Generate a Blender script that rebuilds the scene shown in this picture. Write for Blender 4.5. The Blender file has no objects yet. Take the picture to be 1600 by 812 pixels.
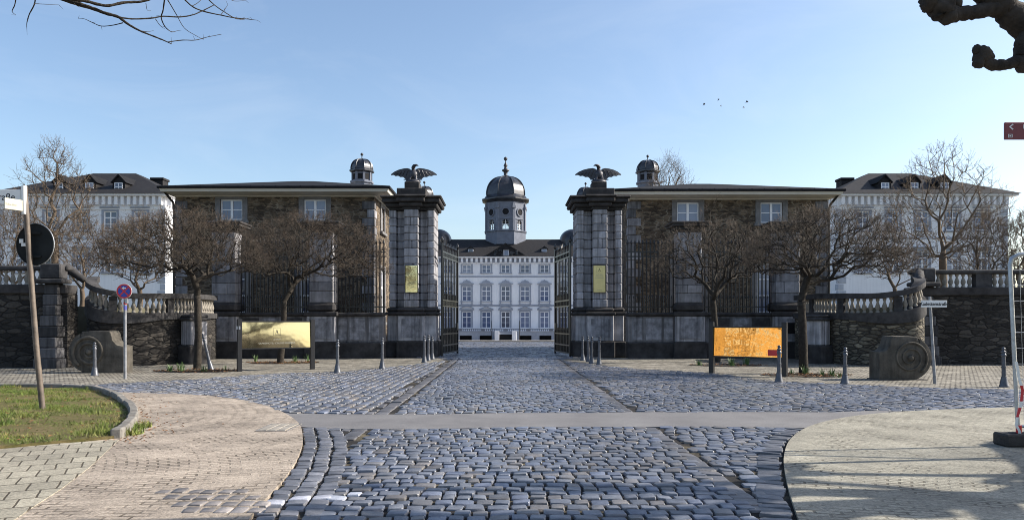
import bpy, bmesh, math, random
import numpy as np
from mathutils import Vector, Matrix
random.seed(7); NR = np.random.default_rng(7)
SC = bpy.context.scene
COL = SC.collection
PI = math.pi
EYE, F, CX, HY = 1.6, 1200.0, 790.0, 503.0

def W(px, py, Y):
    return ((px-CX)/F*Y, Y, EYE-(py-HY)/F*Y)
def G(px, py, z=0.0):
    Y = F*(EYE-z)/(py-HY)
    return ((px-CX)/F*Y, Y)

# ------------------------------------------------------------------ node helpers
class NT:
    def __init__(s, name):
        s.m = bpy.data.materials.new(name); s.m.use_nodes = True
        s.t = s.m.node_tree; s.t.nodes.clear()
        s.out = s.n('ShaderNodeOutputMaterial'); s.b = s.n('ShaderNodeBsdfPrincipled')
        s.l(s.b.outputs[0], s.out.inputs['Surface'])
    def n(s, typ, **kw):
        x = s.t.nodes.new(typ)
        for k, v in kw.items(): setattr(x, k, v)
        return x
    def l(s, a, b): s.t.links.new(a, b)
    def coord(s, scale=(1,1,1), out='Object', src=None):
        c = s.n('ShaderNodeTexCoord'); mp = s.n('ShaderNodeMapping')
        s.l(src if src is not None else c.outputs[out], mp.inputs['Vector']); mp.inputs['Scale'].default_value = scale
        return mp.outputs[0]
    def noise(s, vec, scale, detail=4, rough=0.55, col=False):
        x = s.n('ShaderNodeTexNoise'); s.l(vec, x.inputs['Vector'])
        x.inputs['Scale'].default_value = scale; x.inputs['Detail'].default_value = detail; x.inputs['Roughness'].default_value = rough
        return x.outputs['Color' if col else 'Fac']
    def ramp(s, fac, stops):
        r = s.n('ShaderNodeValToRGB'); s.l(fac, r.inputs[0])
        el = r.color_ramp.elements
        while len(el) < len(stops): el.new(0.5)
        for e, (p, c) in zip(el, stops):
            e.position = p; e.color = (c[0], c[1], c[2], 1) if hasattr(c, '__len__') else (c, c, c, 1)
        return r.outputs[0]
    def mix(s, fac, a, b, mode='MIX'):
        x = s.n('ShaderNodeMix', data_type='RGBA', blend_type=mode)
        for sock, v in ((x.inputs[0], fac), (x.inputs[6], a), (x.inputs[7], b)):
            if isinstance(v, (int, float)): sock.default_value = v
            elif isinstance(v, tuple): sock.default_value = (*v[:3], 1)
            else: s.l(v, sock)
        return x.outputs[2]
    def math(s, op, a, b=0.0):
        x = s.n('ShaderNodeMath', operation=op)
        for i, v in enumerate((a, b)):
            if isinstance(v, (int, float)): x.inputs[i].default_value = v
            else: s.l(v, x.inputs[i])
        return x.outputs[0]
    def bump(s, h, strength=0.5, dist=0.02):
        x = s.n('ShaderNodeBump'); x.inputs['Strength'].default_value = strength; x.inputs['Distance'].default_value = dist
        s.l(h, x.inputs['Height']); s.l(x.outputs[0], s.b.inputs['Normal'])
    def base(s, c):
        if isinstance(c, tuple): s.b.inputs['Base Color'].default_value = (*c[:3], 1)
        else: s.l(c, s.b.inputs['Base Color'])
    def set(s, rough=0.7, metal=0.0, spec=0.5):
        s.b.inputs['Roughness'].default_value = rough; s.b.inputs['Metallic'].default_value = metal
        s.b.inputs['Specular IOR Level'].default_value = spec
        return s
    def attr(s, name='tone'):
        a = s.n('ShaderNodeAttribute'); a.attribute_name = name
        return a.outputs['Color']

def mul(c, k): return tuple(v*k for v in c)

def plain(name, col, rough=0.6, metal=0.0, spec=0.5, var=0.25, scale=3.0, bump=0.0, bscale=40, tone=False, streak=0.0, coat=0.0):
    t = NT(name); t.set(rough, metal, spec)
    v = t.coord()
    f = t.noise(v, scale, 6, 0.6)
    c = t.ramp(f, [(0.3, mul(col, 1-var)), (0.7, mul(col, 1+var))])
    if streak:
        v2 = t.coord((6, 6, 0.35)); f2 = t.noise(v2, 1.0, 4, 0.6)
        c = t.mix(t.ramp(f2, [(0.45, 0.0), (0.7, streak)]), c, mul(col, 0.25))
    if tone: c = t.mix(1.0, c, t.attr(), 'MULTIPLY')
    t.base(c)
    if bump:
        t.bump(t.noise(t.coord(), bscale, 5, 0.65), bump, 0.02)
    return t.m

def rubble(name, dark, light, mortar, sc=(2.3, 2.3, 8.0), mort_w=0.05, bump=0.9):
    t = NT(name); t.set(0.9, 0, 0.3)
    c0 = t.coord()
    nz = t.noise(c0, 2.2, 3, 0.5, col=True)
    dv = t.n('ShaderNodeVectorMath', operation='MULTIPLY_ADD'); t.l(nz, dv.inputs[0]); dv.inputs[1].default_value = (0.18, 0.18, 0.08); t.l(c0, dv.inputs[2])
    mp = t.coord(sc, src=dv.outputs[0])
    vo = t.n('ShaderNodeTexVoronoi', feature='F1'); t.l(mp, vo.inputs['Vector']); vo.inputs['Scale'].default_value = 1.0; vo.inputs['Randomness'].default_value = 0.9
    ve = t.n('ShaderNodeTexVoronoi', feature='DISTANCE_TO_EDGE'); t.l(mp, ve.inputs['Vector']); ve.inputs['Scale'].default_value = 1.0; ve.inputs['Randomness'].default_value = 0.9
    sep = t.n('ShaderNodeSeparateColor'); t.l(vo.outputs['Color'], sep.inputs[0])
    stone = t.ramp(sep.outputs[0], [(0.0, dark), (0.55, mul(tuple((a+b)/2 for a, b in zip(dark, light)), 0.8)), (1.0, light)])
    fine = t.ramp(t.noise(c0, 14, 5, 0.7), [(0.25, 0.55), (0.75, 1.35)])
    stone = t.mix(1.0, stone, fine, 'MULTIPLY')
    big = t.ramp(t.noise(c0, 0.5, 3, 0.5), [(0.3, 0.7), (0.7, 1.2)])
    mm = t.ramp(ve.outputs['Distance'], [(0.0, 1.0), (mort_w, 0.75), (mort_w*1.8, 0.0)])
    pm = t.ramp(t.noise(c0, 1.3, 3), [(0.4, 0.15), (0.6, 1.0)])
    mortc = t.mix(pm, mul(dark, 0.45), mortar)
    c = t.mix(mm, stone, mortc)
    c = t.mix(1.0, c, big, 'MULTIPLY')
    t.base(c)
    h = t.math('ADD', t.ramp(ve.outputs['Distance'], [(0.0, 0.0), (mort_w*2.4, 1.0)]), t.math('MULTIPLY', t.noise(c0, 20, 4), 0.35))
    t.bump(h, bump, 0.03)
    return t.m

def pavers(name, col, bw, bh, joint, var=0.25, w0=0.34, use_uv=True, jw=0.012, stain=0.35, rough=0.85, bumps=0.6):
    t = NT(name); t.set(rough, 0, 0.35)
    v = t.coord(out='UV' if use_uv else 'Object')
    wn = t.n('ShaderNodeVectorMath', operation='MULTIPLY_ADD'); t.l(t.noise(v, 3.0, 3, 0.6, col=True), wn.inputs[0]); wn.inputs[1].default_value = (0.03, 0.03, 0); t.l(v, wn.inputs[2])
    br = t.n('ShaderNodeTexBrick'); t.l(wn.outputs[0], br.inputs['Vector'])
    br.inputs['Scale'].default_value = 1.0; br.inputs['Brick Width'].default_value = bw; br.inputs['Row Height'].default_value = bh
    br.inputs['Mortar Size'].default_value = jw; br.inputs['Mortar Smooth'].default_value = 0.3; br.inputs['Bias'].default_value = 0.0
    br.inputs['Color1'].default_value = (*mul(col, 1-var), 1); br.inputs['Color2'].default_value = (*mul(col, 1+var), 1); br.inputs['Mortar'].default_value = (*joint, 1)
    obj = t.coord()
    sp = t.ramp(t.noise(obj, 34, 5, 0.8), [(0.28, 0.42), (0.72, 1.5)])
    st = t.ramp(t.noise(obj, 0.8, 5, 0.6), [(0.3, 1-stain), (0.7, 1+stain*0.4)])
    wear = t.ramp(t.noise(obj, 1.7, 4, 0.6), [(w0, 0.0), (w0+.2, 1.0)])
    jm = t.math('MULTIPLY', br.outputs['Fac'], wear)
    c = t.mix(jm, t.mix(br.outputs['Fac'], br.outputs['Color'], col), joint)
    c = t.mix(1.0, t.mix(1.0, c, sp, 'MULTIPLY'), st, 'MULTIPLY')
    t.base(c)
    h = t.math('SUBTRACT', t.math('MULTIPLY', t.noise(obj, 45, 4, 0.7), 0.6), t.math('MULTIPLY', br.outputs['Fac'], wear))
    t.bump(h, bumps, 0.02)
    return t.m

MT = {}
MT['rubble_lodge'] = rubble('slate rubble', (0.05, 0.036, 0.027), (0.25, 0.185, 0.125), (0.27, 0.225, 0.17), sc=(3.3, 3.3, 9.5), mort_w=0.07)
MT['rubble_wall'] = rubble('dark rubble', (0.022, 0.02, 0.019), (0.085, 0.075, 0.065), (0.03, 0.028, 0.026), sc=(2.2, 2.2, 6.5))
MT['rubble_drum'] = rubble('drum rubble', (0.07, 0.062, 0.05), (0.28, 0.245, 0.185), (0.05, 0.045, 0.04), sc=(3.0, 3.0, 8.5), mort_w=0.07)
MT['lime'] = plain('grey limestone', (0.36, 0.352, 0.37), 0.85, 0, 0.3, 0.35, 2.2, 0.5, 22, tone=True, streak=0.85)
MT['lime_pale'] = plain('pale limestone panel', (0.23, 0.23, 0.25), 0.85, 0, 0.3, 0.6, 3.0, 0.4, 25, streak=0.6)
MT['soot'] = plain('sooty stone', (0.045, 0.042, 0.042), 0.9, 0, 0.25, 0.55, 2.5, 0.6, 20)
MT['soot2'] = plain('weathered coping stone', (0.052, 0.05, 0.051), 0.88, 0, 0.25, 0.5, 3.5, 0.5, 20)
MT['kerbstone'] = plain('pale kerb stone', (0.18, 0.168, 0.15), 0.88, 0, 0.3, 0.4, 4, 0.5, 25)
MT['ochre'] = plain('ochre rendered house wall', (0.36, 0.26, 0.14), 0.9, 0, 0.2, 0.25, 1.2)  # wall of an invented house, mirrored in the right gold board
MT['postgrey'] = plain('grey galvanised post', (0.24, 0.245, 0.26), 0.45, 0.3, 0.5, 0.35, 7, 0.15, 40)
MT['baluster'] = plain('baluster sandstone', (0.27, 0.245, 0.21), 0.85, 0, 0.3, 0.3, 6, 0.3, 30)
MT['volute'] = plain('weathered sandstone', (0.092, 0.082, 0.068), 0.9, 0, 0.3, 0.5, 3.0, 0.8, 18, streak=0.4)
MT['iron'] = plain('black wrought iron', (0.013, 0.013, 0.015), 0.3, 0.0, 0.6, 0.4, 8)
MT['plaster'] = plain('white plaster', (0.80, 0.80, 0.83), 0.9, 0, 0.2, 0.05, 0.7, 0.08, 8, streak=0.10)
MT['trim'] = plain('stone grey trim', (0.42, 0.44, 0.49), 0.85, 0, 0.2, 0.12, 2)
MT['towerblue'] = plain('blue grey lantern cladding', (0.15, 0.165, 0.205), 0.8, 0, 0.3, 0.15, 2)
MT['band'] = plain('grey blue stone trim', (0.30, 0.325, 0.385), 0.85, 0, 0.2, 0.12, 2)
MT['cream'] = plain('cream painted soffit', (0.66, 0.63, 0.56), 0.7, 0, 0.3, 0.06, 1.5)
MT['surround'] = plain('basalt window surround', (0.17, 0.165, 0.165), 0.85, 0, 0.3, 0.25, 5, 0.3, 30)
MT['winwhite'] = plain('white window paint', (0.82, 0.82, 0.84), 0.45, 0, 0.5, 0.03, 5)
MT['slate'] = None
t = NT('slate roof'); t.set(0.75, 0, 0.15)
o = t.coord(); w = t.n('ShaderNodeTexWave', wave_type='BANDS', bands_direction='Z'); t.l(o, w.inputs[0]); w.inputs['Scale'].default_value = 1.6; w.inputs['Distortion'].default_value = 0.6; w.inputs['Detail'].default_value = 3
nz = t.noise(t.coord((1.5, 1.5, 5)), 2.2, 5, 0.7)
t.base(t.ramp(nz, [(0.3, (0.013, 0.013, 0.015)), (0.7, (0.036, 0.034, 0.035))])); t.bump(t.math('ADD', w.outputs['Fac'], nz), 0.5, 0.03); MT['slate'] = t.m
MT['roofmetal'] = plain('dark roof metal', (0.016, 0.016, 0.018), 0.85, 0.0, 0.12, 0.3, 2)
MT['lead'] = plain('dark lead sheet', (0.04, 0.042, 0.05), 0.32, 0.3, 0.5, 0.35, 2)
MT['bronze'] = plain('dark patinated bronze', (0.05, 0.05, 0.06), 0.5, 0.3, 0.5, 0.35, 4, 0.3, 20)
MT['bollard'] = plain('grey painted cast iron', (0.085, 0.09, 0.105), 0.4, 0.2, 0.5, 0.25, 9, 0.15, 60)
MT['steel'] = plain('galvanised steel', (0.42, 0.44, 0.46), 0.4, 0.7, 0.5, 0.2, 12, 0.1, 50)
MT['pole'] = plain('weathered grey pole', (0.115, 0.09, 0.07), 0.6, 0.05, 0.5, 0.45, 5, 0.2, 30)
MT['black'] = plain('black coated metal', (0.012, 0.012, 0.014), 0.4, 0, 0.5, 0.2, 4)
MT['dk'] = plain('dark opening', (0.012, 0.012, 0.014), 0.8, 0, 0.2, 0.2, 3)
MT['signwhite'] = plain('white sign enamel', (0.78, 0.78, 0.76), 0.4, 0, 0.5, 0.05, 6)
MT['signcream'] = plain('aged white sign', (0.46, 0.44, 0.35), 0.45, 0, 0.5, 0.12, 9)
MT['signback'] = plain('dull aluminium sign back', (0.022, 0.025, 0.026), 0.85, 0.0, 0.12, 0.25, 3)
MT['red'] = plain('red sign film', (0.55, 0.03, 0.035), 0.4, 0, 0.5, 0.08, 8)
MT['blue'] = plain('blue sign film', (0.03, 0.06, 0.36), 0.4, 0, 0.5, 0.1, 8)
MT['bluesign'] = plain('blue violet sign film', (0.07, 0.08, 0.33), 0.4, 0, 0.5, 0.1, 8)
MT['brown'] = plain('red brown direction sign', (0.20, 0.035, 0.04), 0.45, 0, 0.5, 0.1, 6)
MT['ink'] = plain('black lettering', (0.015, 0.015, 0.018), 0.5, 0, 0.4, 0.1, 8)
MT['inkgrey'] = plain('worn grey lettering', (0.32, 0.31, 0.26), 0.6, 0, 0.4, 0.1, 8)
MT['rubber'] = plain('recycled rubber foot', (0.045, 0.042, 0.04), 0.85, 0, 0.3, 0.3, 14, 0.4, 60)
MT['bark'] = plain('dark bark', (0.040, 0.034, 0.028), 0.95, 0, 0.2, 0.5, 9, 1.0, 30)
MT['twig'] = plain('brown twigs', (0.046, 0.040, 0.033), 0.8, 0, 0.3, 0.6, 1.6)
MT['twig_tip'] = plain('reddish twig tips', (0.092, 0.066, 0.047), 0.7, 0, 0.3, 0.5, 2.5)
MT['twig_bg'] = plain('grey brown branches', (0.12, 0.09, 0.065), 0.85, 0, 0.3, 0.4, 2)
MT['plane'] = plain('plane tree bark', (0.05, 0.042, 0.037), 0.95, 0, 0.2, 0.5, 6, 1.0, 18)
MT['leafg'] = plain('daffodil leaves', (0.10, 0.17, 0.055), 0.5, 0, 0.4, 0.4, 6)
MT['grassm'] = NT('grass blades')
t = MT['grassm']; t.set(0.6, 0, 0.3)
t.base(t.mix(1.0, t.ramp(t.noise(t.coord(), 1.4, 4, 0.6), [(0.3, (0.07, 0.115, 0.02)), (0.52, (0.14, 0.18, 0.035)), (0.70, (0.28, 0.23, 0.09))]), t.attr(), 'MULTIPLY')); MT['grassm'] = t.m
t = NT('lawn soil'); t.set(0.95, 0, 0.2); t.base(t.ramp(t.noise(t.coord(), 4, 5, 0.7), [(0.3, (0.07, 0.07, 0.02)), (0.7, (0.16, 0.12, 0.06))])); t.bump(t.noise(t.coord(), 12, 5, 0.7), 0.8, 0.04); MT['lawn'] = t.m
t = NT('earth ground'); t.set(0.95, 0, 0.2); t.base(t.ramp(t.noise(t.coord(), 0.6, 6, 0.7), [(0.3, (0.08, 0.075, 0.05)), (0.7, (0.15, 0.14, 0.10))])); t.bump(t.noise(t.coord(), 8, 5, 0.7), 0.5, 0.04); MT['earth'] = t.m
t = NT('joint soil'); t.set(0.95, 0, 0.2)
t.base(t.mix(t.ramp(t.noise(t.coord(), 0.9, 5, 0.65), [(0.52, 0.0), (0.72, 1.0)]), (0.022, 0.02, 0.019), (0.17, 0.14, 0.085))); t.bump(t.noise(t.coord(), 40, 4), 0.6, 0.02); MT['joint'] = t.m
t = NT('basalt setts'); t.set(0.36, 0, 0.5)
o = t.coord()
c = t.mix(1.0, t.ramp(t.noise(o, 9, 5, 0.7), [(0.25, (0.075, 0.082, 0.104)), (0.75, (0.175, 0.187, 0.22))]), t.attr(), 'MULTIPLY')
t.base(c); t.l(t.ramp(t.noise(o, 5, 4), [(0.3, 0.28), (0.7, 0.5)]), t.b.inputs['Roughness']); t.bump(t.noise(o, 50, 5, 0.7), 0.45, 0.012); MT['setts'] = t.m
t = NT('asphalt strip'); t.set(0.8, 0, 0.4); o = t.coord()
t.base(t.mix(1.0, t.ramp(t.noise(o, 1.2, 5, 0.6), [(0.3, (0.125, 0.12, 0.122)), (0.7, (0.18, 0.174, 0.174))]), t.ramp(t.noise(o, 160, 3, 0.8), [(0.25, 0.6), (0.75, 1.4)]), 'MULTIPLY')); t.bump(t.noise(o, 120, 3, 0.8), 0.5, 0.008); MT['asphalt'] = t.m
MT['paver_tan'] = pavers('tan pavers', (0.365, 0.305, 0.245), 0.21, 0.11, (0.12, 0.095, 0.07), 0.16, jw=0.014, w0=0.42)
MT['paver_grey'] = pavers('buff grey pavers', (0.30, 0.28, 0.225), 0.21, 0.11, (0.10, 0.088, 0.065), 0.14, jw=0.014, w0=0.44)
MT['paver_wave'] = pavers('buff interlocking pavers', (0.33, 0.30, 0.235), 0.25, 0.36, (0.075, 0.06, 0.04), 0.12, jw=0.010, stain=0.3, w0=0.0)
MT['footpath'] = pavers('small pale setts', (0.31, 0.285, 0.235), 0.13, 0.11, (0.07, 0.06, 0.05), 0.35, use_uv=False, jw=0.02, bumps=1.0)
MT['court'] = pavers('courtyard setts', (0.44, 0.42, 0.40), 0.3, 0.2, (0.06, 0.055, 0.05), 0.4, use_uv=False, jw=0.03, bumps=1.0)
t = NT('window glass'); t.set(0.06, 0, 0.9); oi = t.n('ShaderNodeObjectInfo'); rv = t.math('ADD', t.math('MULTIPLY', oi.outputs['Random'], 0.75), t.math('MULTIPLY', t.noise(t.coord(), 0.9, 2), 0.5)); t.base(t.ramp(rv, [(0.3, (0.03, 0.04, 0.075)), (0.62, (0.10, 0.135, 0.24)), (0.85, (0.20, 0.23, 0.33))])); t.bump(t.noise(t.coord(), 1.2, 2), 0.04, 0.05); MT['glass'] = t.m  # bluish base paints in reflected sky and pale curtains, varied per pane
def gold(name, strength, sc, colr):
    t = NT(name); t.set(0.05, 1.0, 0.5)
    t.base(colr); t.bump(t.noise(t.coord(), sc, 3, 0.55), strength, 0.05); return t.m
MT['gold_flat'] = gold('polished gold sheet', 0.05, 1.0, (0.84, 0.70, 0.44))
MT['gold_wavy'] = gold('wavy gold sheet', 0.20, 1.5, (0.86, 0.55, 0.20))
MT['gold_pale'] = gold('pale wavy gold sheet', 0.14, 3.0, (0.88, 0.78, 0.48))
MT['gold_matt'] = plain('satin gold sheet', (0.72, 0.60, 0.28), 0.35, 0.6, 0.5, 0.08, 3)
MT['litter'] = plain('fallen brown leaves', (0.20, 0.10, 0.045), 0.8, 0, 0.3, 0.5, 12)

# ------------------------------------------------------------------ mesh builder
class MB:
    def __init__(s): s.v = []; s.f = []; s.mi = []; s.tone = []; s.ct = 1.0
    def add(s, vs, fs, m=0):
        o = len(s.v); s.v += [tuple(p) for p in vs]; s.f += [tuple(i+o for i in f) for f in fs]; s.mi += [m]*len(fs)
        s.tone += [s.ct]*len(vs)
        return s
    def box(s, x0, x1, y0, y1, z0, z1, m=0, bev=0.0, M4=None):
        if x0 > x1: x0, x1 = x1, x0
        b = min(bev, (x1-x0)*.45, (y1-y0)*.45, (z1-z0)*.45)
        if b <= 0:
            vs = [(x, y, z) for z in (z0, z1) for y in (y0, y1) for x in (x0, x1)]
            fs = [(0,2,3,1), (4,5,7,6), (0,1,5,4), (2,6,7,3), (0,4,6,2), (1,3,7,5)]
        else:
            vs = []; idx = {}
            for ix, X in ((0, x0), (1, x1)):
                for iy, Y in ((0, y0), (1, y1)):
                    for iz, Z in ((0, z0), (1, z1)):
                        sx, sy, sz = (1-2*ix)*b, (1-2*iy)*b, (1-2*iz)*b
                        for a, p in enumerate(((X, Y+sy, Z+sz), (X+sx, Y, Z+sz), (X+sx, Y+sy, Z))):
                            idx[(ix, iy, iz, a)] = len(vs); vs.append(p)
            I = lambda *k: idx[k]
            fs = []
            for i in (0, 1):
                q = [I(i,0,0,0), I(i,0,1,0), I(i,1,1,0), I(i,1,0,0)]; fs.append(tuple(q if i == 0 else q[::-1]))
                q = [I(0,i,0,1), I(1,i,0,1), I(1,i,1,1), I(0,i,1,1)]; fs.append(tuple(q if i == 0 else q[::-1]))
                q = [I(0,0,i,2), I(0,1,i,2), I(1,1,i,2), I(1,0,i,2)]; fs.append(tuple(q if i == 0 else q[::-1]))
            for i in (0, 1):
                for j in (0, 1):
                    fs += [(I(i,j,0,0), I(i,j,1,0), I(i,j,1,1), I(i,j,0,1)), (I(i,0,j,0), I(i,1,j,0), I(i,1,j,2), I(i,0,j,2)), (I(0,i,j,1), I(1,i,j,1), I(1,i,j,2), I(0,i,j,2))]
                    for k in (0, 1): fs.append((I(i,j,k,0), I(i,j,k,1), I(i,j,k,2)))
        if M4 is not None: vs = [tuple(M4 @ Vector(p)) for p in vs]
        return s.add(vs, fs, m)
    def lathe(s, prof, n=16, c=(0,0,0), m=0, rot=0.0, M4=None, cap=True):
        vs = []; fs = []
        for r, z in prof:
            for k in range(n):
                a = 2*PI*(k+rot)/n; p = (c[0]+r*math.cos(a), c[1]+r*math.sin(a), c[2]+z)
                vs.append(tuple(M4 @ Vector(p)) if M4 is not None else p)
        for i in range(len(prof)-1):
            for k in range(n):
                k2 = (k+1) % n; fs.append((i*n+k, i*n+k2, (i+1)*n+k2, (i+1)*n+k))
        if cap:
            fs.append(tuple(range(n))[::-1]); L = (len(prof)-1)*n; fs.append(tuple(L+k for k in range(n)))
        return s.add(vs, fs, m)
    def tube(s, pts, rad, n=8, m=0, cap=True):
        pts = [Vector(p) for p in pts]
        if not hasattr(rad, '__len__'): rad = [rad]*len(pts)
        vs = []; fs = []; ref = None
        for i, p in enumerate(pts):
            d = (pts[min(i+1, len(pts)-1)]-pts[max(i-1, 0)]).normalized()
            if ref is None: ref = Vector((1,0,0)) if abs(d.x) < .8 else Vector((0,1,0))
            u = (ref - d*ref.dot(d)).normalized(); ref = u; w = d.cross(u)
            for k in range(n):
                a = 2*PI*k/n; vs.append(tuple(p + (u*math.cos(a)+w*math.sin(a))*rad[i]))
        for i in range(len(pts)-1):
            for k in range(n):
                k2 = (k+1) % n; fs.append((i*n+k, i*n+k2, (i+1)*n+k2, (i+1)*n+k))
        if cap:
            fs.append(tuple(range(n))[::-1]); L = (len(pts)-1)*n; fs.append(tuple(L+k for k in range(n)))
        return s.add(vs, fs, m)
    def prism(s, poly, a0, a1, plane='xz', m=0):      # poly in plane, extruded along the third axis a0..a1
        n = len(poly)
        def P(u, v, a):
            return (u, a, v) if plane == 'xz' else ((u, v, a) if plane == 'xy' else (a, u, v))
        vs = [P(u, v, a0) for u, v in poly] + [P(u, v, a1) for u, v in poly]
        fs = [tuple(range(n)), tuple(range(n, 2*n))[::-1]] + [(i, n+i, n+(i+1) % n, (i+1) % n) for i in range(n)]
        return s.add(vs, fs, m)
    def wall(s, o, u, length, z0, z1, ops, inward, depth=0.22, m=0, rm=None):   # flat wall with real openings and reveals
        rm = m if rm is None else rm
        us = sorted({0.0, length} | {a for q in ops for a in q[:2]}); zs = sorted({z0, z1} | {a for q in ops for a in q[2:4]})
        P = lambda a, z, d=0: (o[0]+u[0]*a+inward[0]*d, o[1]+u[1]*a+inward[1]*d, z)
        for i in range(len(us)-1):
            for j in range(len(zs)-1):
                cu, cz = (us[i]+us[i+1])/2, (zs[j]+zs[j+1])/2
                if any(q[0] < cu < q[1] and q[2] < cz < q[3] for q in ops): continue
                s.add([P(us[i], zs[j]), P(us[i+1], zs[j]), P(us[i+1], zs[j+1]), P(us[i], zs[j+1])], [(0,1,2,3)], m)
        for a, b, c, d in [q[:4] for q in ops]:
            for (p, q_) in (((a,c),(b,c)), ((b,c),(b,d)), ((b,d),(a,d)), ((a,d),(a,c))):
                s.add([P(*p), P(*q_), P(*q_, depth), P(*p, depth)], [(0,1,2,3)], rm)
        return s
    def mesh(s, name, mats, off=(0,0,0), smooth=False, mirror=False, fixn=True, auto=None):
        me = bpy.data.meshes.new(name)
        sx = -1 if mirror else 1
        vs = [(sx*x-off[0], y-off[1], z-off[2]) for x, y, z in s.v]
        me.from_pydata(vs, [], s.f)
        for m in (mats if isinstance(mats, (list, tuple)) else [mats]): me.materials.append(MT[m] if isinstance(m, str) else m)
        me.polygons.foreach_set('material_index', s.mi)
        a = me.color_attributes.new('tone', 'FLOAT_COLOR', 'POINT')
        tn = np.repeat(np.array(s.tone, dtype=np.float32)[:, None], 4, 1); a.data.foreach_set('color', tn.ravel())
        if fixn:
            bm = bmesh.new(); bm.from_mesh(me); bmesh.ops.recalc_face_normals(bm, faces=bm.faces); bm.to_mesh(me); bm.free()
        if smooth:
            me.polygons.foreach_set('use_smooth', [True]*len(me.polygons))
            if auto: me.set_sharp_from_angle(angle=math.radians(auto))
        me.update()
        return me
    def build(s, name, mats, parent=None, off=None, loc=None, rotz=0.0, label=None, **kw):
        if off is None: off = tuple(parent['_o']) if parent is not None and '_o' in parent else (0,0,0)
        o = bpy.data.objects.new(name, s.mesh(name, mats, off, **kw)); COL.objects.link(o)
        if parent is not None: o.parent = parent
        if loc is not None: o.location = loc
        o.rotation_euler.z = rotz
        if label: o['label'] = label
        return o

def tag(o, label=None, cat=None, group=None, kind=None):
    if label: o['label'] = label
    if cat: o['category'] = cat
    if group: o['group'] = group
    if kind: o['kind'] = kind
    return o
def thing(name, label, cat, loc=(0,0,0), rotz=0.0, group=None, local=False):
    o = bpy.data.objects.new(name, None); COL.objects.link(o); o.location = loc; o.rotation_euler.z = rotz
    o['_o'] = (0.0,0.0,0.0) if local else tuple(float(a) for a in loc)   # world offset its parts are measured from
    return tag(o, label, cat, group)
def inst(name, me, parent, loc=(0,0,0), rotz=0.0, scale=None):
    o = bpy.data.objects.new(name, me); COL.objects.link(o); o.parent = parent; o.location = loc; o.rotation_euler.z = rotz
    if scale: o.scale = scale
    return o
def copy_tree(o, parent=None):
    c = o.copy(); COL.objects.link(c); c.parent = parent
    for ch in list(o.children): copy_tree(ch, c)
    return c
def structure(name, mb, mats, **kw):
    return tag(mb.build(name, mats, **kw), kind='structure')

def text_mesh(txt, size, mat, thick=0.002, align='CENTER', bold=0.0):
    cu = bpy.data.curves.new('lettering', 'FONT'); cu.body = txt; cu.size = size; cu.extrude = thick; cu.align_x = align; cu.align_y = 'CENTER'; cu.offset = bold
    ob = bpy.data.objects.new('lettering', cu); COL.objects.link(ob)
    bpy.context.view_layer.update()
    dg = bpy.context.evaluated_depsgraph_get(); me = bpy.data.meshes.new_from_object(ob.evaluated_get(dg)); me.name = 'lettering'
    bpy.data.objects.remove(ob); bpy.data.curves.remove(cu)
    me.transform(Matrix.Rotation(PI/2, 4, 'X')); me.materials.clear(); me.materials.append(MT[mat])
    return me

def in_poly(x, y, poly):
    c = False; n = len(poly); j = n-1
    for i in range(n):
        xi, yi = poly[i]; xj, yj = poly[j]
        if (yi > y) != (yj > y) and x < (xj-xi)*(y-yi)/(yj-yi)+xi: c = not c
        j = i
    return c
def smooth_line(pts, n=8):
    out = []; P = [np.array(p, float) for p in pts]
    for i in range(len(P)-1):
        p0, p1, p2, p3 = P[max(i-1, 0)], P[i], P[i+1], P[min(i+2, len(P)-1)]
        for k in range(n):
            t_ = k/n
            out.append(tuple(0.5*((2*p1)+(-p0+p2)*t_+(2*p0-5*p1+4*p2-p3)*t_**2+(-p0+3*p1-3*p2+p3)*t_**3)))
    out.append(tuple(P[-1])); return out
# ------------------------------------------------------------------ camera, light, sky
cam = bpy.data.cameras.new('camera'); co = bpy.data.objects.new('camera', cam); COL.objects.link(co)
co.location = (0, 0, EYE); co.rotation_euler = (PI/2, 0, 0)
cam.sensor_width = 36; cam.lens = 27; cam.shift_x = 10/1600; cam.shift_y = 97/1600; cam.clip_end = 3000; cam.clip_start = 0.1
SC.camera = co
SUN_AZ, SUN_EL = math.radians(82), math.radians(31)
wd = bpy.data.worlds.new('World'); SC.world = wd; wd.use_nodes = True
nt = wd.node_tree; bgn = nt.nodes['Background']; sky = nt.nodes.new('ShaderNodeTexSky'); sky.sky_type = 'NISHITA'
sky.sun_disc = False; sky.sun_elevation = SUN_EL; sky.sun_rotation = SUN_AZ; sky.air_density = 1.0; sky.dust_density = 1.5; sky.ozone_density = 1.8
tc = nt.nodes.new('ShaderNodeTexCoord'); mp = nt.nodes.new('ShaderNodeMapping'); mp.inputs['Scale'].default_value = (1.6, 1.6, 5.0); mp.inputs['Rotation'].default_value = (0.12, 0.25, 0.3)
nz = nt.nodes.new('ShaderNodeTexNoise'); nz.inputs['Scale'].default_value = 1.7; nz.inputs['Detail'].default_value = 6; nz.inputs['Roughness'].default_value = 0.6; nz.inputs['Distortion'].default_value = 0.8
rp = nt.nodes.new('ShaderNodeValToRGB'); rp.color_ramp.elements[0].position = 0.48; rp.color_ramp.elements[0].color = (0, 0, 0, 1); rp.color_ramp.elements[1].position = 0.78; rp.color_ramp.elements[1].color = (.15, .15, .15, 1)
mx = nt.nodes.new('ShaderNodeMix'); mx.data_type = 'RGBA'; mx.inputs[7].default_value = (4.6, 4.9, 5.3, 1)
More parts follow.
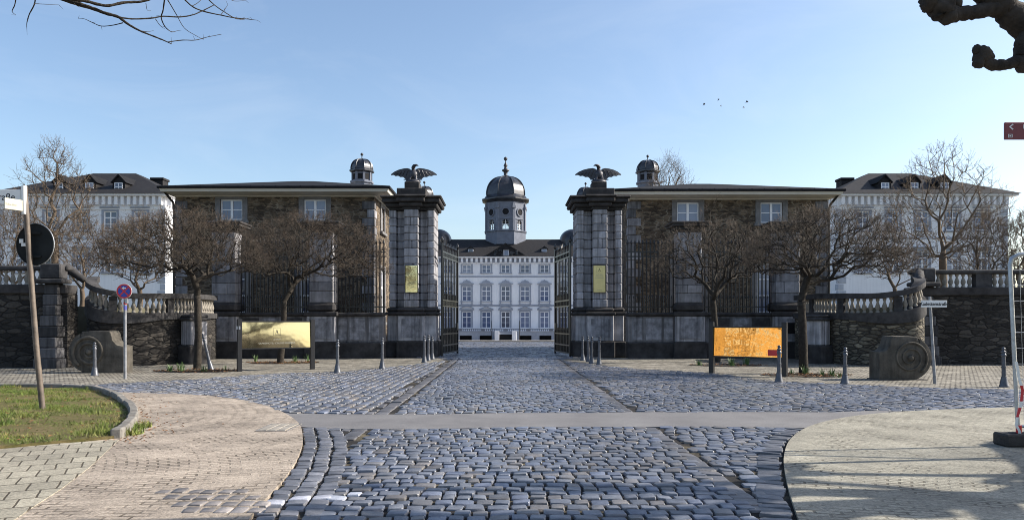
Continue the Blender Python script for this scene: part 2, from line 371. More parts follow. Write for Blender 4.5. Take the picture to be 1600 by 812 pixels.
nt.links.new(tc.outputs['Generated'], mp.inputs[0]); nt.links.new(mp.outputs[0], nz.inputs['Vector']); nt.links.new(nz.outputs['Fac'], rp.inputs[0]); nt.links.new(rp.outputs[0], mx.inputs[0]); nt.links.new(sky.outputs[0], mx.inputs[6])
nt.links.new(mx.outputs[2], bgn.inputs[0]); bgn.inputs[1].default_value = 0.124
sl = bpy.data.lights.new('sun', 'SUN'); sl.energy = 5.0; sl.angle = math.radians(0.53); sl.color = (1.0, 0.93, 0.82)
so = bpy.data.objects.new('sun', sl); COL.objects.link(so)
sd = Vector((math.sin(SUN_AZ)*math.cos(SUN_EL), math.cos(SUN_AZ)*math.cos(SUN_EL), math.sin(SUN_EL)))
so.rotation_euler = sd.to_track_quat('Z', 'Y').to_euler(); so.location = (60, 10, 60)
SC.view_settings.view_transform = 'Standard'; SC.view_settings.look = 'None'; SC.view_settings.exposure = 0.8; SC.view_settings.gamma = 1.0
SC.cycles.use_denoising = True; SC.cycles.filter_width = 0.95
SC.cycles.max_bounces = 6; SC.cycles.transparent_max_bounces = 8

# ------------------------------------------------------------------ ground
def gh(y):                      # height of the natural ground along the axis
    if y < 66: return 0.0
    if y < 112: return -1.4*(0.5-0.5*math.cos(PI*(y-66)/46))
    return -1.4
mb = MB(); ys = [-400, -60, -20, 0, 20, 40, 66] + [66+46*i/10 for i in range(1, 11)] + [200, 700, 2500]
for i in range(len(ys)-1):
    mb.add([(-2500, ys[i], gh(ys[i])-.06), (2500, ys[i], gh(ys[i])-.06), (2500, ys[i+1], gh(ys[i+1])-.06), (-2500, ys[i+1], gh(ys[i+1])-.06)], [(0,1,2,3)])
structure('ground', mb, 'earth')

def sheet(name, poly, z, mat, uvfun=None, kerb=0.0):
    me = bpy.data.meshes.new(name)
    vs = [(x, y, z) for x, y in poly]; n = len(vs); fs = [tuple(range(n))]
    if kerb:
        vs += [(x, y, z-kerb) for x, y in poly]; fs += [(i, n+i, n+(i+1) % n, (i+1) % n) for i in range(n)]
    me.from_pydata(vs, [], fs); me.materials.append(MT[mat])
    bm = bmesh.new(); bm.from_mesh(me); bmesh.ops.triangulate(bm, faces=[f for f in bm.faces if len(f.verts) > 4]); bmesh.ops.recalc_face_normals(bm, faces=bm.faces)
    if uvfun:
        lay = bm.loops.layers.uv.new('UVMap')
        for f in bm.faces:
            for l in f.loops: l[lay].uv = uvfun(l.vert.co.x, l.vert.co.y)
    bm.to_mesh(me); bm.free()
    o = bpy.data.objects.new(name, me); COL.objects.link(o); return tag(o, kind='structure')

def gpoly(pp, z=0.0): return [G(x, y, z) for x, y in pp]
L_edge = smooth_line(gpoly([(60,611),(140,613),(230,616),(310,619),(380,627),(430,641),(464,661),(473,686),(466,716),(444,752),(410,790),(380,830),(330,900)]), 8)
R_edge = smooth_line(gpoly([(1720,633),(1600,638),(1500,641),(1400,646),(1330,653),(1272,666),(1238,686),(1225,716),(1230,760),(1246,812),(1262,860),(1290,940)]), 8)
verge = smooth_line(gpoly([(-160,610),(-60,609),(40,609),(130,612),(172,622),(199,640),(207,658),(196,676),(178,689)]), 8)
verge_low = gpoly([(178,689),(95,697),(0,706),(-160,722)])
gp_poly = gpoly([(-160,722),(0,706),(95,697),(186,691),(140,735),(95,770),(45,803),(-20,850),(-260,850)])
L_poly = L_edge + [G(-700,900), (-12,7.0), (-14.0,17.5)]
R_poly = R_edge + [(8,4.0), (16,4), (16,15.0)]
def tess_sheet(name, poly, z, mat, uvfun, step=0.35, kerb=0.08):
    xs = [p[0] for p in poly]; ysv = [p[1] for p in poly]
    o = sheet(name, poly, z, mat, None, kerb)
    bm = bmesh.new(); bm.from_mesh(o.data)
    for ax, lo, hi in ((0, min(xs), max(xs)), (1, min(ysv), max(ysv))):
        c = lo+step
        while c < hi:
            bmesh.ops.bisect_plane(bm, geom=bm.verts[:]+bm.edges[:]+bm.faces[:], plane_co=(c,0,0) if ax == 0 else (0,c,0), plane_no=(1,0,0) if ax == 0 else (0,1,0)); c += step
    lay = bm.loops.layers.uv.new('UVMap')
    for f in bm.faces:
        for l in f.loops: l[lay].uv = uvfun(l.vert.co.x, l.vert.co.y)
    bm.to_mesh(o.data); bm.free(); return o
def polar(cx, cy):
    def f(x, y):
        r = math.hypot(x-cx, y-cy); a = math.atan2(y-cy, x-cx)
        return (r, a*7.0)
    return f
tess_sheet('pavement', L_poly, 0.035, 'paver_tan', polar(-9.5, 6.0))
tess_sheet('pavement', R_poly, 0.035, 'paver_grey', polar(8.8, 5.0))
sheet('pavement', gp_poly, 0.042, 'paver_wave', lambda x, y: (x*0.9+y*0.42, y*0.9-x*0.42), 0.05)
# verge: soil mound with kerb and grass blades
vp = verge + verge_low
sheet('verge_soil', vp, 0.075, 'lawn', None, 0.1)
mb = MB()
for i in range(0, len(verge)-1, 3):
    a, b = verge[i], verge[min(i+3, len(verge)-1)]
    an = math.atan2(b[1]-a[1], b[0]-a[0]); ln = math.hypot(b[0]-a[0], b[1]-a[1])
    if ln < .05: continue
    mb.box(0.006, ln-.006, -.05, .09, 00.0, 0.165+random.uniform(-.012, .012), 0, .02, Matrix.Translation((a[0], a[1], 0)) @ Matrix.Rotation(an+random.uniform(-.03, .03), 4, 'Z'))
structure('kerb', mb, 'kerbstone')
mb = MB()
for k in range(260):
    i = random.randrange(len(verge)//2, len(verge)); o = abs(random.gauss(0, .28))+.1; x, y = verge[i][0]+o, verge[i][1]+random.gauss(-.05, .3); s_ = random.uniform(.012, .03); b = random.uniform(0, 6.3); z = .04
    mb.ct = random.uniform(.8, 2.2); mb.add([(x+s_*math.cos(b), y+s_*math.sin(b), z), (x+s_*.6*math.cos(b+1.6), y+s_*.6*math.sin(b+1.6), z+.012), (x-s_*math.cos(b), y-s_*math.sin(b), z), (x+s_*.6*math.cos(b-1.6), y+s_*.6*math.sin(b-1.6), z+.006)], [(0,1,2,3)])
tag(mb.build('leaf_litter', 'litter', fixn=False), 'brown leaves blown against the outside of the verge kerb', 'leaves', kind='stuff')
mb = MB(); n = 0
vx = [p[0] for p in vp]; vy = [p[1] for p in vp]
while n < 52000:
    x, y = random.uniform(max(min(vx), -14), max(vx)), random.uniform(min(vy), max(vy))
    if not in_poly(x, y, vp): continue
    n += 1
    cl = 0.5+0.5*math.sin(x*2.3+1.7*math.sin(y*1.9))*math.cos(y*2.9+x)
    if random.random() > 0.12+0.95*cl*cl+.15*math.sin(x*5.1)*math.sin(y*4.3): continue
    h = random.uniform(.018, .045)*(0.6+0.9*cl)*(1.9 if math.sin(x*3.7+2*math.sin(y*2.1))*math.sin(y*4.6+x) > .55 else 1); a = random.uniform(0, 2*PI); w = .004+.004*random.random(); d = random.uniform(-.05, .05); e = random.uniform(-.05, .05)
    mb.ct = random.uniform(.55, 1.35)
    mb.add([(x-w*math.cos(a), y-w*math.sin(a), .07), (x+w*math.cos(a), y+w*math.sin(a), .07), (x+d, y+e, .07+h)], [(0,1,2)])
for cx_, cy_, nn, rr in ((*G(216, 672), 260, .16), (*G(206, 682), 160, .13)):
    for k in range(nn):
        r = rr*math.sqrt(random.random()); a = random.uniform(0, 6.28); x, y = cx_+r*math.cos(a), cy_+r*math.sin(a)*1.6; h = random.uniform(.05, .13); b = random.uniform(0, 6.28)
        mb.ct = random.uniform(.6, 1.3); mb.add([(x-.008*math.cos(b), y-.008*math.sin(b), .03), (x+.008*math.cos(b), y+.008*math.sin(b), .03), (x+random.uniform(-.06, .06), y+random.uniform(-.06, .06), .03+h)], [(0,1,2)])
tag(mb.build('grass', 'grassm', fixn=False), 'short winter grass on the verge round the leaning sign pole', 'grass', kind='stuff')

mb = MB()
for k in range(520):
    x, y = random.uniform(-14, max(vx)), random.uniform(min(vy), max(vy))
    if not in_poly(x, y, vp) and random.random() < .97: continue
    s_ = random.uniform(.015, .04); b = random.uniform(0, 6.3); z = .085+random.uniform(0, .03)
    mb.add([(x+s_*math.cos(b), y+s_*math.sin(b), z), (x+s_*.6*math.cos(b+1.6), y+s_*.6*math.sin(b+1.6), z+.015), (x-s_*math.cos(b), y-s_*math.sin(b), z), (x+s_*.6*math.cos(b-1.6), y+s_*.6*math.sin(b-1.6), z+.006)], [(0,1,2,3)])
tag(mb.build('leaf_litter', 'litter', fixn=False), 'brown leaves scattered over the grass verge', 'leaves', kind='stuff')
# cobbles
bandT = gpoly([(440,646),(520,648),(640,648.5),(800,646),(1000,645),(1150,644.5),(1300,645),(1400,641)])
bandB = gpoly([(400,664),(520,671),(640,672),(800,669),(1000,668),(1150,668),(1250,670),(1330,668)])
band = bandT + bandB[::-1]
fpL = gpoly([(-500,612),(-100,607),(60,604),(150,602),(300,594),(420,585),(530,582),(600,575),(660,569),(700,564)])
fpR = gpoly([(880,563),(935,571),(1000,577),(1110,583),(1210,596),(1320,601),(1465,607),(1600,609),(1900,612)])
fp_left = fpL + [(-2.95, 34.2), (-14, 34.2), (-40, 34.2), (-60, 24)]
fp_right = fpR + [(40, 20), (40, 34.2), (2.95, 34.2)]
sheet('footpath', fp_left, 0.012, 'footpath'); sheet('footpath', fp_right, 0.012, 'footpath')
mb = MB()
gx = [-34, -2.95, 2.95, 34]
base_poly = [(-60, 3), (60, 3), (60, 24), (40, 34.4), (4.2, 34.4), (4.2, 66), (-4.2, 66), (-4.2, 34.4), (-40, 34.4), (-60, 24)]
sheet('joint_bed', base_poly, 0.0, 'joint')
sheet('asphalt', band, 0.018, 'asphalt', None, 0.04)
mb = MB(); yy = [50.0] + [66+46*i/10 for i in range(0, 11)] + [123]
for i in range(len(yy)-1):
    mb.add([(-30, yy[i], gh(yy[i])-.03), (30, yy[i], gh(yy[i])-.03), (30, yy[i+1], gh(yy[i+1])-.03), (-30, yy[i+1], gh(yy[i+1])-.03)], [(0,1,2,3)])
structure('courtyard', mb, 'court')

class Stones:
    def __init__(s): s.v = []; s.f = []; s.t = []
    def stone(s, x, y, ang, sx, sy, h=0.03, tone=1.0, tint=None):
        ca, sa = math.cos(ang), math.sin(ang); o = len(s.v)
        hx, hy = sx/2-.005, sy/2-.006
        tx, ty = random.gauss(0, .035), random.gauss(0, .035); h = h+random.gauss(0, .004)
        jit = [(random.uniform(-.13, .03), random.uniform(-.13, .03)) for _ in range(4)]
        for k, (ins, z) in enumerate(((0.0, -.03), (0.0, h*.45), (0.05, h*.88), (0.14, h))):
            for (cx_, cy_), (jx, jy) in zip(((-1,-1),(1,-1),(1,1),(-1,1)), jit):
                for q in (0, 1):            # two points per corner: rounded corners
                    rx, ry = (1+jx-ins, 1+jy-ins)
                    if (q == 0) == (cx_*cy_ > 0): rx, ry = rx, ry-.15
                    else: rx, ry = rx-.15, ry
                    px, py = cx_*rx*hx, cy_*ry*hy
                    s.v.append((x+px*ca-py*sa, y+px*sa+py*ca, z+(tx*px+ty*py if k > 0 else 0)))
        for k in range(3):
            for i in range(8): s.f.append((o+k*8+i, o+k*8+(i+1) % 8, o+(k+1)*8+(i+1) % 8, o+(k+1)*8+i))
        s.f.append(tuple(o+24+i for i in range(8)))
        t = tone*random.choice((1, 1, 1, 1, .85, 1.15))*random.uniform(.8, 1.18)*(1+.16*math.sin(x*.9+1.3*math.sin(y*.7))*math.cos(y*1.1-x*.4)); r, g, b = tint or random.choice(((1,1,1), (1,1,1), (1,1,1), (1.1,1.0,.86), (.94,.98,1.08), (1.2,1.03,.82), (1.02,1,.96)))
        s.t += [(t*r, t*g, t*b, 1)]*32
    def build(s, name, mat='setts'):
        me = bpy.data.meshes.new(name); me.from_pydata(s.v, [], s.f); me.materials.append(MT[mat])
        a = me.color_attributes.new('tone', 'FLOAT_COLOR', 'POINT'); a.data.foreach_set('color', np.array(s.t, np.float32).ravel())
        me.polygons.foreach_set('use_smooth', [True]*len(me.polygons)); me.set_sharp_from_angle(angle=math.radians(38)); me.update()
        o = bpy.data.objects.new(name, me); COL.objects.link(o); return tag(o, kind='structure')
def offset_line(line, d):
    out = []
    for i, p in enumerate(line):
        a, b = line[max(i-1, 0)], line[min(i+1, len(line)-1)]
        dx, dy = b[0]-a[0], b[1]-a[1]; l = math.hypot(dx, dy) or 1
        out.append((p[0]-dy/l*d, p[1]+dx/l*d))
    return out
Lk_out = offset_line(L_edge, 0.56); Rk_out = offset_line(R_edge, -0.25)
L_keep = Lk_out + [G(-700,900), (-12,7.0), (-14.0,17.5)]
R_keep = Rk_out + [(8,4.0), (16,4), (16,15.0)]
# only the curved near part of each edge has kerb setts; beyond the asphalt they end
S = Stones()
def along(line, d, wid, lng, ymax, tone, flip):
    ln = offset_line(line, d*flip); acc = 0; nxt = 0
    for i in range(len(ln)-1):
        a, b = ln[i], ln[i+1]; l = math.hypot(b[0]-a[0], b[1]-a[1])
        while nxt < acc+l:
            q = (nxt-acc)/l; x, y = a[0]+(b[0]-a[0])*q, a[1]+(b[1]-a[1])*q
            le = lng*random.uniform(.8, 1.2)
            if y < ymax and not in_poly(x, y, band): S.stone(x+random.gauss(0, .008), y+random.gauss(0, .008), math.atan2(b[1]-a[1], b[0]-a[0])+random.gauss(0, .05), le*.97, wid*random.uniform(.85, 1.0), .026, 3.0 if paint(x, y) else tone, (1.06, 1.0, .93))
            nxt += le
        acc += l
def paint(x, y):
    # the short white line painted on the setts at lower left
    X0, Y0 = G(414, 786); X1, Y1 = G(552, 777)
    return X0 < x < X1 and abs(y-(Y0+(Y1-Y0)*(x-X0)/(X1-X0))) < .10
along(L_edge, 0.10, 0.19, 0.18, 11.7, .85, 1); along(L_edge, 0.29, 0.20, 0.16, 11.7, 1.1, 1); along(L_edge, 0.48, 0.20, 0.19, 11.7, .95, 1)
along(R_edge, 0.16, 0.30, 0.17, 11.8, .62, -1)
GUT = 2.15
def free(x, y):
    if in_poly(x, y, band): return False
    if y < 11.9:
        if in_poly(x, y, L_keep) or in_poly(x, y, R_keep): return False
    elif in_poly(x, y, L_poly) or in_poly(x, y, R_poly): return False
    if y > 18 and (in_poly(x, y, fp_left) or in_poly(x, y, fp_right)): return False
    if y > 11 and x < -4 and in_poly(x, y, vp): return False
    return True
# carriageway setts, rows across the axis
y = 5.3
while y < 62:
    d = .18 if y < 34 else .27
    rowh = d*random.uniform(.93, 1.07)
    lim = 4.1 if y > 33 else (GUT-.14)
    x = -lim+random.uniform(0, .1)
    while x < lim:
        w = random.uniform(.125, .22)*(1 if y < 34 else 1.4)
        yc = y+.02*math.sin(x*1.3+y)+random.gauss(0, .007)
        if y < 13.5 or abs(x) < lim:
            if free(x+w/2, yc):
                pt = paint(x+w/2, yc)
                S.stone(x+w/2, yc+random.gauss(0, .008), random.gauss(0, .05), w*random.uniform(.93, 1.0), rowh*random.uniform(.86, 1.0), (.025 if y < 34 else .016), 3.2 if pt else 1.0, (1.0, .98, .94) if pt else None)
        x += w
    y += rowh
# gutters
for sgn in (-1, 1):
    y = 5.3
    while y < 33:
        l = random.uniform(.22, .34)
        if random.random() < .5: S.stone(sgn*(GUT+.19)+random.gauss(0, .01), y+l/2, PI/2+random.gauss(0, .05), l*.9, .13, .022, .85, (1.12, 1.0, .86)) if free(sgn*(GUT+.19), y+l/2) else None
        xx = sgn*GUT
        if free(xx, y+l/2): S.stone(xx, y+l/2, PI/2+random.gauss(0, .02), l, .24, .018, .8, (1.12, 1.0, .86))
        y += l
# the sides of the square: rows turned towards the gate
for sgn, ang in ((-1, math.radians(88.5)), (1, math.radians(-4))):
    ca, sa = math.cos(ang), math.sin(ang)
    for i in range(-170, 230):
        v = i*(.225 if sgn < 0 else .18); u = -45.0
        while u < 45:
            w = random.uniform(.14, .24); uu = u+w/2; u += w
            ox, oy = sgn*(GUT+.2), 12.0
            x, y = ox+uu*ca-v*sa, oy+uu*sa+v*ca
            if sgn*x < GUT+(.26 if sgn < 0 else .12+w*.5) or abs(x) > 22 or y < 5.4 or y > 33.5: continue
            if abs(x) > y*0.72+1.0: continue
            if not free(x, y): continue
            pt = paint(x, y)
            S.stone(x+random.gauss(0, .008), y+random.gauss(0, .01), ang+random.gauss(0, .04), w*random.uniform(.93, 1.0), (.195 if sgn < 0 else .175)*random.uniform(.88, 1.0), .036 if sgn < 0 else .024, 3.2 if pt else 1.0, (1.0, .98, .94) if pt else None)
S.build('cobbles')
# patch of grey slabs in the left pavement, and the pale inspection cover
S = Stones()
for i in range(6):
    for j in range(4):
        x, y = G(300+i*25-j*15, 803-j*10.0)
        S.stone(x+random.gauss(0, .006), y+random.gauss(0, .008), random.gauss(.05, .04), .135, .20*random.uniform(.85, 1), .043, 1.1 if (i < 2 or j == 3) else 1.5, (1.2, 1.0, .78))
S.build('pavement_patch')
cx_, cy_ = G(436, 671)
mc = thing('inspection_cover', 'pale square inspection cover set in the left tan pavement', 'manhole cover', (cx_, cy_, .034))
mb = MB()
for i in range(3):
    mb.box(-.2+i*.135, -.075+i*.135, -.36, .0, 0, .014, 0, .006); mb.box(-.2+i*.135, -.075+i*.135, .02, .36, 0, .013, 0, .006)
mb.build('lid', 'baluster', mc, off=(0,0,0))
mb = MB(); mb.box(-.23, .23, -.40, -.37, 0, .009); mb.box(-.23, .23, .37, .40, 0, .009); mb.box(-.235, -.215, -.40, .40, -.004, .006); mb.box(.215, .235, -.40, .40, -.004, .006); mb.build('frame', 'surround', mc, off=(0,0,0))
# ------------------------------------------------------------------ windows
WC = {}
def window(parent, loc, rotz, w, h, sur=0.2, hood=None, style=('x', 1, 1), sill=True, smat='band', deep=0.22, proud=0.06, name='window'):
    """stone surround (part) with white frame and glass (sub-parts); local face looks to -Y, origin at bottom centre of the opening"""
    key = (round(w, 3), round(h, 3), sur, hood, style, sill, smat, deep, proud)
    if key not in WC:
        a = MB(); p = proud
        a.box(-w/2-sur, -w/2, -p, .02, -.0, h, 0, .01); a.box(w/2, w/2+sur, -p, .02, 0, h, 0, .01); a.box(-w/2-sur, w/2+sur, -p, .02, h+.002, h+sur, 0, .01)
        if sill: a.box(-w/2-sur-.08, w/2+sur+.08, -p-.10, .02, -.16, -.002, 0, .015)
        if hood == 'flat': a.box(-w/2-sur-.12, w/2+sur+.12, -p-.16, .02, h+sur+.06, h+sur+.2, 0, .02)
        if hood in ('seg', 'tri', 'orn'):
            z0 = h+sur+.10; W2 = w/2+sur+.22
            if hood == 'tri': pl = [(-W2, z0+.1), (0, z0+.62), (W2, z0+.1)]; pi = [(W2-.35, z0+.14), (0, z0+.44), (-W2+.35, z0+.14)]
            elif hood == 'seg':
                pl = [(-W2*math.cos(PI*k/10), z0+.1+.5*math.sin(PI*k/10)) for k in range(11)]; pi = [(W2*.78*math.cos(PI*k/10), z0+.13+.33*math.sin(PI*k/10)) for k in range(11)]
            else:
                pl = [(-W2, z0), (-W2, z0+.12), (-W2*.62, z0+.2), (-W2*.45, z0+.48), (-.2, z0+.55), (0, z0+.72), (.2, z0+.55), (W2*.45, z0+.48), (W2*.62, z0+.2), (W2, z0+.12), (W2, z0)]; pi = None
            if pi:
                a.prism(pl+pi, -p-.2, .02, 'xz'); a.box(-W2, W2, -p-.2, .02, z0-.06, z0+.12, 0, .02)
            else: a.prism(pl, -p-.14, .02, 'xz')
        if hood == 'orn':
            for sx in (-1, 1): a.box(sx*(w/2+sur*.5)-.09, sx*(w/2+sur*.5)+.09, -p-.12, .02, -.75, -.16, 0, .03)
            a.box(-w/2-sur-.05, w/2+sur+.05, -p, .02, -.52, -.46)
        f = MB(); fw = .07 if w < 1.2 else .09; y0, y1 = .08, .15
        f.box(-w/2, -w/2+fw, y0, y1, 0, h); f.box(w/2-fw, w/2, y0, y1, 0, h); f.box(-w/2+fw, w/2-fw, y0, y1, 0, fw); f.box(-w/2+fw, w/2-fw, y0, y1, h-fw, h)
        _, nb, kind = style
        f.box(-.06, .06, y0-.02, y1, fw, h-fw)
        zb = [h*k/(nb+1) for k in range(1, nb+1)]
        for z in zb:
            t_ = .022 if kind == 1 else (.06 if abs(z-h*.66) < .06*h else .025)
            f.box(-w/2+fw, -.06, y0+.01, y1-.02, z-t_, z+t_); f.box(.06, w/2-fw, y0+.01, y1-.02, z-t_, z+t_)
        g = MB(); g.box(-w/2+.02, w/2-.02, .11, .128, .02, h-.02)
        WC[key] = (a.mesh('window', smat), f.mesh('frame', 'winwhite'), g.mesh('pane', 'glass'))
    a, f, g = WC[key]
    o = inst(name, a, parent, loc, rotz); inst('frame', f, o); inst('pane', g, o)
    return o

def brackets(mb, x0, x1, y, z0, z1, step, wid, dep, m=0, axis='x'):
    n = int((x1-x0)/step)
    for i in range(n+1):
        c = x0+(x1-x0)*(i+.5)/(n+1)
        if axis == 'x': mb.box(c-wid/2, c+wid/2, y-dep, y+.02, z0, z1, m)
        else: mb.box(y-dep if dep > 0 else y-.02, y+.02 if dep > 0 else y-dep, c-wid/2, c+wid/2, z0, z1, m)

# ------------------------------------------------------------------ the palace at the end of the axis
def palace():
    Yp = 124.0; k = Yp/F; zz = lambda py: EYE-(py-HY)*k
    P = thing('palace', 'long white palace with grey trim and a domed tower, framed by the gate', 'palace', (0, Yp, -1.4))
    X0, X1 = -14.4, 14.4; xs = [i*3.13 for i in range(-4, 5)]
    ops = []
    for x in xs:
        ops += [(x-X0-.70, x-X0+.70, zz(426), zz(413.5)), (x-X0-.72, x-X0+.72, zz(470), zz(447)), (x-X0-.72, x-X0+.72, zz(512), zz(487))]
    a = MB(); a.wall((X0, Yp), (1, 0), X1-X0, -1.6, zz(401), ops, (0, 1), .24)
    a.box(X0, X1, Yp+13.8, Yp+14, -1.6, zz(401)); a.box(X0, X0+.02, Yp+.24, Yp+13.8, -1.6, zz(401)); a.box(X1-.02, X1, Yp+.24, Yp+13.8, -1.6, zz(401)); a.box(X0+.1, X1-.1, Yp+.6, Yp+.7, -1.6, zz(402))
    a.build('wall', 'plaster', P)
    b = MB()
    for py, hh, pr in ((432, .22, .07), (477, .26, .09)): b.box(X0, X1, Yp-pr, Yp+.01, zz(py)-hh/2, zz(py)+hh/2, 0, .02)
    b.build('string_course', 'band', P)
    c = MB(); zt = zz(401); c.box(X0-.4, X1+.4, Yp-.75, Yp+.01, zt-.22, zt, 0, .04); c.box(X0, X1, Yp-.08, Yp+.012, zt-1.15, zt-.95)
    c.box(X0, X1, Yp-.05, Yp+.013, zt-.95, zt-.22, 1)  # darker frieze colour painted in for the shadows between brackets
    brackets(c, X0, X1, Yp-.05, zt-.88, zt-.222, .78, .36, .48)
    c.build('cornice', ['plaster', 'band'], P)
    r = MB(); zr = EYE+129/F*130
    r.add([(X0-.5, Yp-.85, zt), (X1+.5, Yp-.85, zt), (X1+.5, Yp+14.4, zt), (X0-.5, Yp+14.4, zt), (X0+2, Yp+6, zr), (X1-2, Yp+6, zr), (X1-2, Yp+8, zr), (X0+2, Yp+8, zr)],
          [(0,1,5,4), (1,2,6,5), (2,3,7,6), (3,0,4,7), (4,5,6,7), (3,2,1,0)])
    roof = r.build('roof', 'slate', P)
    # pediment on the roof slope with a relief
    g = MB(); zb = zt+.01; Yg = Yp-.3; kk = Yg/F; ap = EYE+(HY-380)*kk
    g.prism([(-3.4, zb), (3.4, zb), (0, ap)], Yg, Yg+5.5, 'xz', 0)
    for sx in (-1, 1):
        g.prism([(sx*3.5, zb), (sx*3.2, zb), (0, ap-.12), (0, ap+.06)], Yg-.10, Yg+.2, 'xz', 0)
    for kx in range(16):
        x = random.uniform(-2.0, 2.0); z = zb+.25+random.random()*max(.1, (1-abs(x)/2.8)*1.5)
        g.box(x-.22, x+.22, Yg-.14, Yg+.02, z-.16, z+.22, 1, .1)
    g.build('pediment', ['slate', 'lead'], P)
    for px in (735, 791, 851):
        x = (px-CX)/F*Yp; y = Yp-.62 if px == 791 else Yp+.9
        d = MB(); z = zt+.35 if px != 791 else zt+.05
        d.box(x-.45, x+.45, y, y+2.2, z, z+1.0); d.prism([(x-.62, z+1.0), (x+.62, z+1.0), (x, z+1.5)], y-.1, y+3.0, 'xz', 1)
        dd = d.build('dormer', ['trim', 'slate'], P)
        q = MB(); q.box(x-.28, x+.28, y-.03, y+.02, z+.15, z+.88); q.build('dormer_window', 'glass', dd, off=P['_o'])
    for i, x in enumerate(xs):
        window(P, (x, 0, zz(426)+1.4), 0, 1.40, zz(413.5)-zz(426), .26, None, ('x', 1, 1))
        window(P, (x, 0, zz(470)+1.4), 0, 1.44, zz(447)-zz(470), .24, 'orn', ('x', 2, 2))
        window(P, (x, 0, zz(512)+1.4), 0, 1.44, zz(487)-zz(512), .24, ('seg', 'tri')[i % 2], ('x', 2, 2), sill=False)
    # terrace with balustrade, basement openings and central portal
    Yt = Yp-3.4; kt = Yt/F; zt2 = lambda py: EYE-(py-HY)*kt
    a = MB(); ops = [(x-X0-.95, x-X0+.95, -1.5, zt2(524)) for x in xs if abs(x) > 1]
    a.wall((X0, Yt), (1, 0), X1-X0, -1.6, zt2(518), ops, (0, 1), .8)
    a.box(X0, X1, Yt-.05, Yp, zt2(518)+.003, zt2(518)+.12); a.box(X0+.2, X1-.2, Yt+.9, Yt+1.0, -1.6, zt2(518), 1)
    a.box(-1.5, 1.5, Yt-1.1, Yt-.1, -1.5, zt2(519), 0, .03)
    for sx in (-1.35, 1.35): a.box(sx-.35, sx+.35, Yt-1.5, Yt-1.1, -1.5, zt2(517), 2, .04)
    a.box(-.95, .95, Yt-1.14, Yt-1.08, -1.5, zt2(522), 1)
    a.build('terrace', ['band', 'dk', 'plaster'], P)
    a = MB(); zc = zt2(513)
    a.box(X0, X1, Yt-.12, Yt+.12, zc-.1, zc, 0, .02)
    for i in range(97):
        x = X0+.1+(X1-X0-.2)*i/96
        if i % 12 == 0: a.box(x-.22, x+.22, Yt-.11, Yt+.11, zt2(518)+.12, zc-.1)
        else: a.lathe([(.05, zt2(518)+.12), (.075, zt2(518)+.28), (.04, zc-.2), (.06, zc-.1)], 6, (x, Yt, 0))
    a.build('balustrade', 'towerblue', P)
    for sx in (-2.15, 2.15):
        a = MB(); a.lathe([(.06, zt2(531)), (.05, zt2(505)), (.03, zt2(500))], 8, (sx, Yt-.9, 0)); a.build('flagpole', 'black', P)
    # octagonal lantern tower with through windows
    cy = Yp+7; kt = (cy-3.2)/F; ap = 31*kt; R = ap/math.cos(PI/8); zt3 = lambda py: EYE+(HY-py)*kt
    b = MB()
    side = 2*R*math.sin(PI/8)
    for j in range(8):
        an = -PI/2+j*PI/4; c = (ap*math.cos(an), cy+ap*math.sin(an)); u = (-math.sin(an), math.cos(an)); o = (c[0]-u[0]*side/2, c[1]-u[1]*side/2)
        # arched window opening (stepped arch), round window above as dark medallion
        zb, zw = zt3(358), zt3(346); hw = .58
        ops = [(side/2-hw, side/2+hw, zb, zw), (side/2-hw*.8, side/2+hw*.8, zw, zw+.22), (side/2-hw*.45, side/2+hw*.45, zw+.22, zw+.36)]
        b.wall(o, u, side, zt3(360.5), zt3(313), ops, (-math.cos(an), -math.sin(an)), .3)
        Mx = Matrix.Translation((c[0], c[1], 0)) @ Matrix.Rotation(an+PI/2, 4, 'Z')
        b.box(-hw-.22, -hw, -.06, .02, zb, zw+.1, 0, 0, Mx); b.box(hw, hw+.22, -.06, .02, zb, zw+.1, 0, 0, Mx)
        b.prism([(0, 0)], 0, 0) if False else None
        b.box(-hw-.3, hw+.3, -.12, .02, zw+.42, zw+.55, 0, 0, Mx)
        # pilaster at the corner
        Mc = Matrix.Translation((R*math.cos(an+PI/8), cy+R*math.sin(an+PI/8), 0)) @ Matrix.Rotation(an+PI/8+PI/2, 4, 'Z')
        b.box(-.24, .24, -.10, .1, zt3(360), zt3(316), 0, .02, Mc); b.box(-.34, .34, -.24, .1, zt3(325), zt3(321), 0, .04, Mc)
    b.lathe([(R+.1, zr-1.0), (R+.1, zt3(361)), (R+.28, zt3(361)+.02), (R+.28, zt3(359.5))], 8, (0, cy, 0), 0, .5)
    tw = b.build('tower', 'towerblue', P)
    for j in range(8):
        an = -PI/2+j*PI/4; Mx = Matrix.Translation((ap*math.cos(an), cy+ap*math.sin(an), 0)) @ Matrix.Rotation(an+PI/2, 4, 'Z')
        f = MB(); zb, zw = zt3(358), zt3(346)
        f.box(-.05, .05, .1, .16, zb, zw+.36, 0, 0, Mx); f.box(-.58, -.52, .1, .16, zb, zw, 0, 0, Mx); f.box(.52, .58, .1, .16, zb, zw, 0, 0, Mx)
        for z in (zb+.03, zb+.45, zb+.9, zw): f.box(-.58, .58, .11, .15, z-.03, z+.03, 0, 0, Mx)
        f.build('tower_window', 'winwhite', tw, off=P['_o'])
        q = MB(); zc = zt3(330.5)
        Ml = Mx @ Matrix.Translation((0, -.02, zc)) @ Matrix.Rotation(PI/2, 4, 'X')
        q.lathe([(.60, -.04), (.72, .06), (.72, .14), (.56, .14), (.54, .04), (.02, .04)], 16, (0,0,0), 0, 0, Ml)
        q.lathe([(.53, .02), (.53, .06), (.02, .07)], 16, (0,0,0), 1, 0, Ml)
        q.build('round_window', ['towerblue', 'dk'], tw, off=P['_o'])
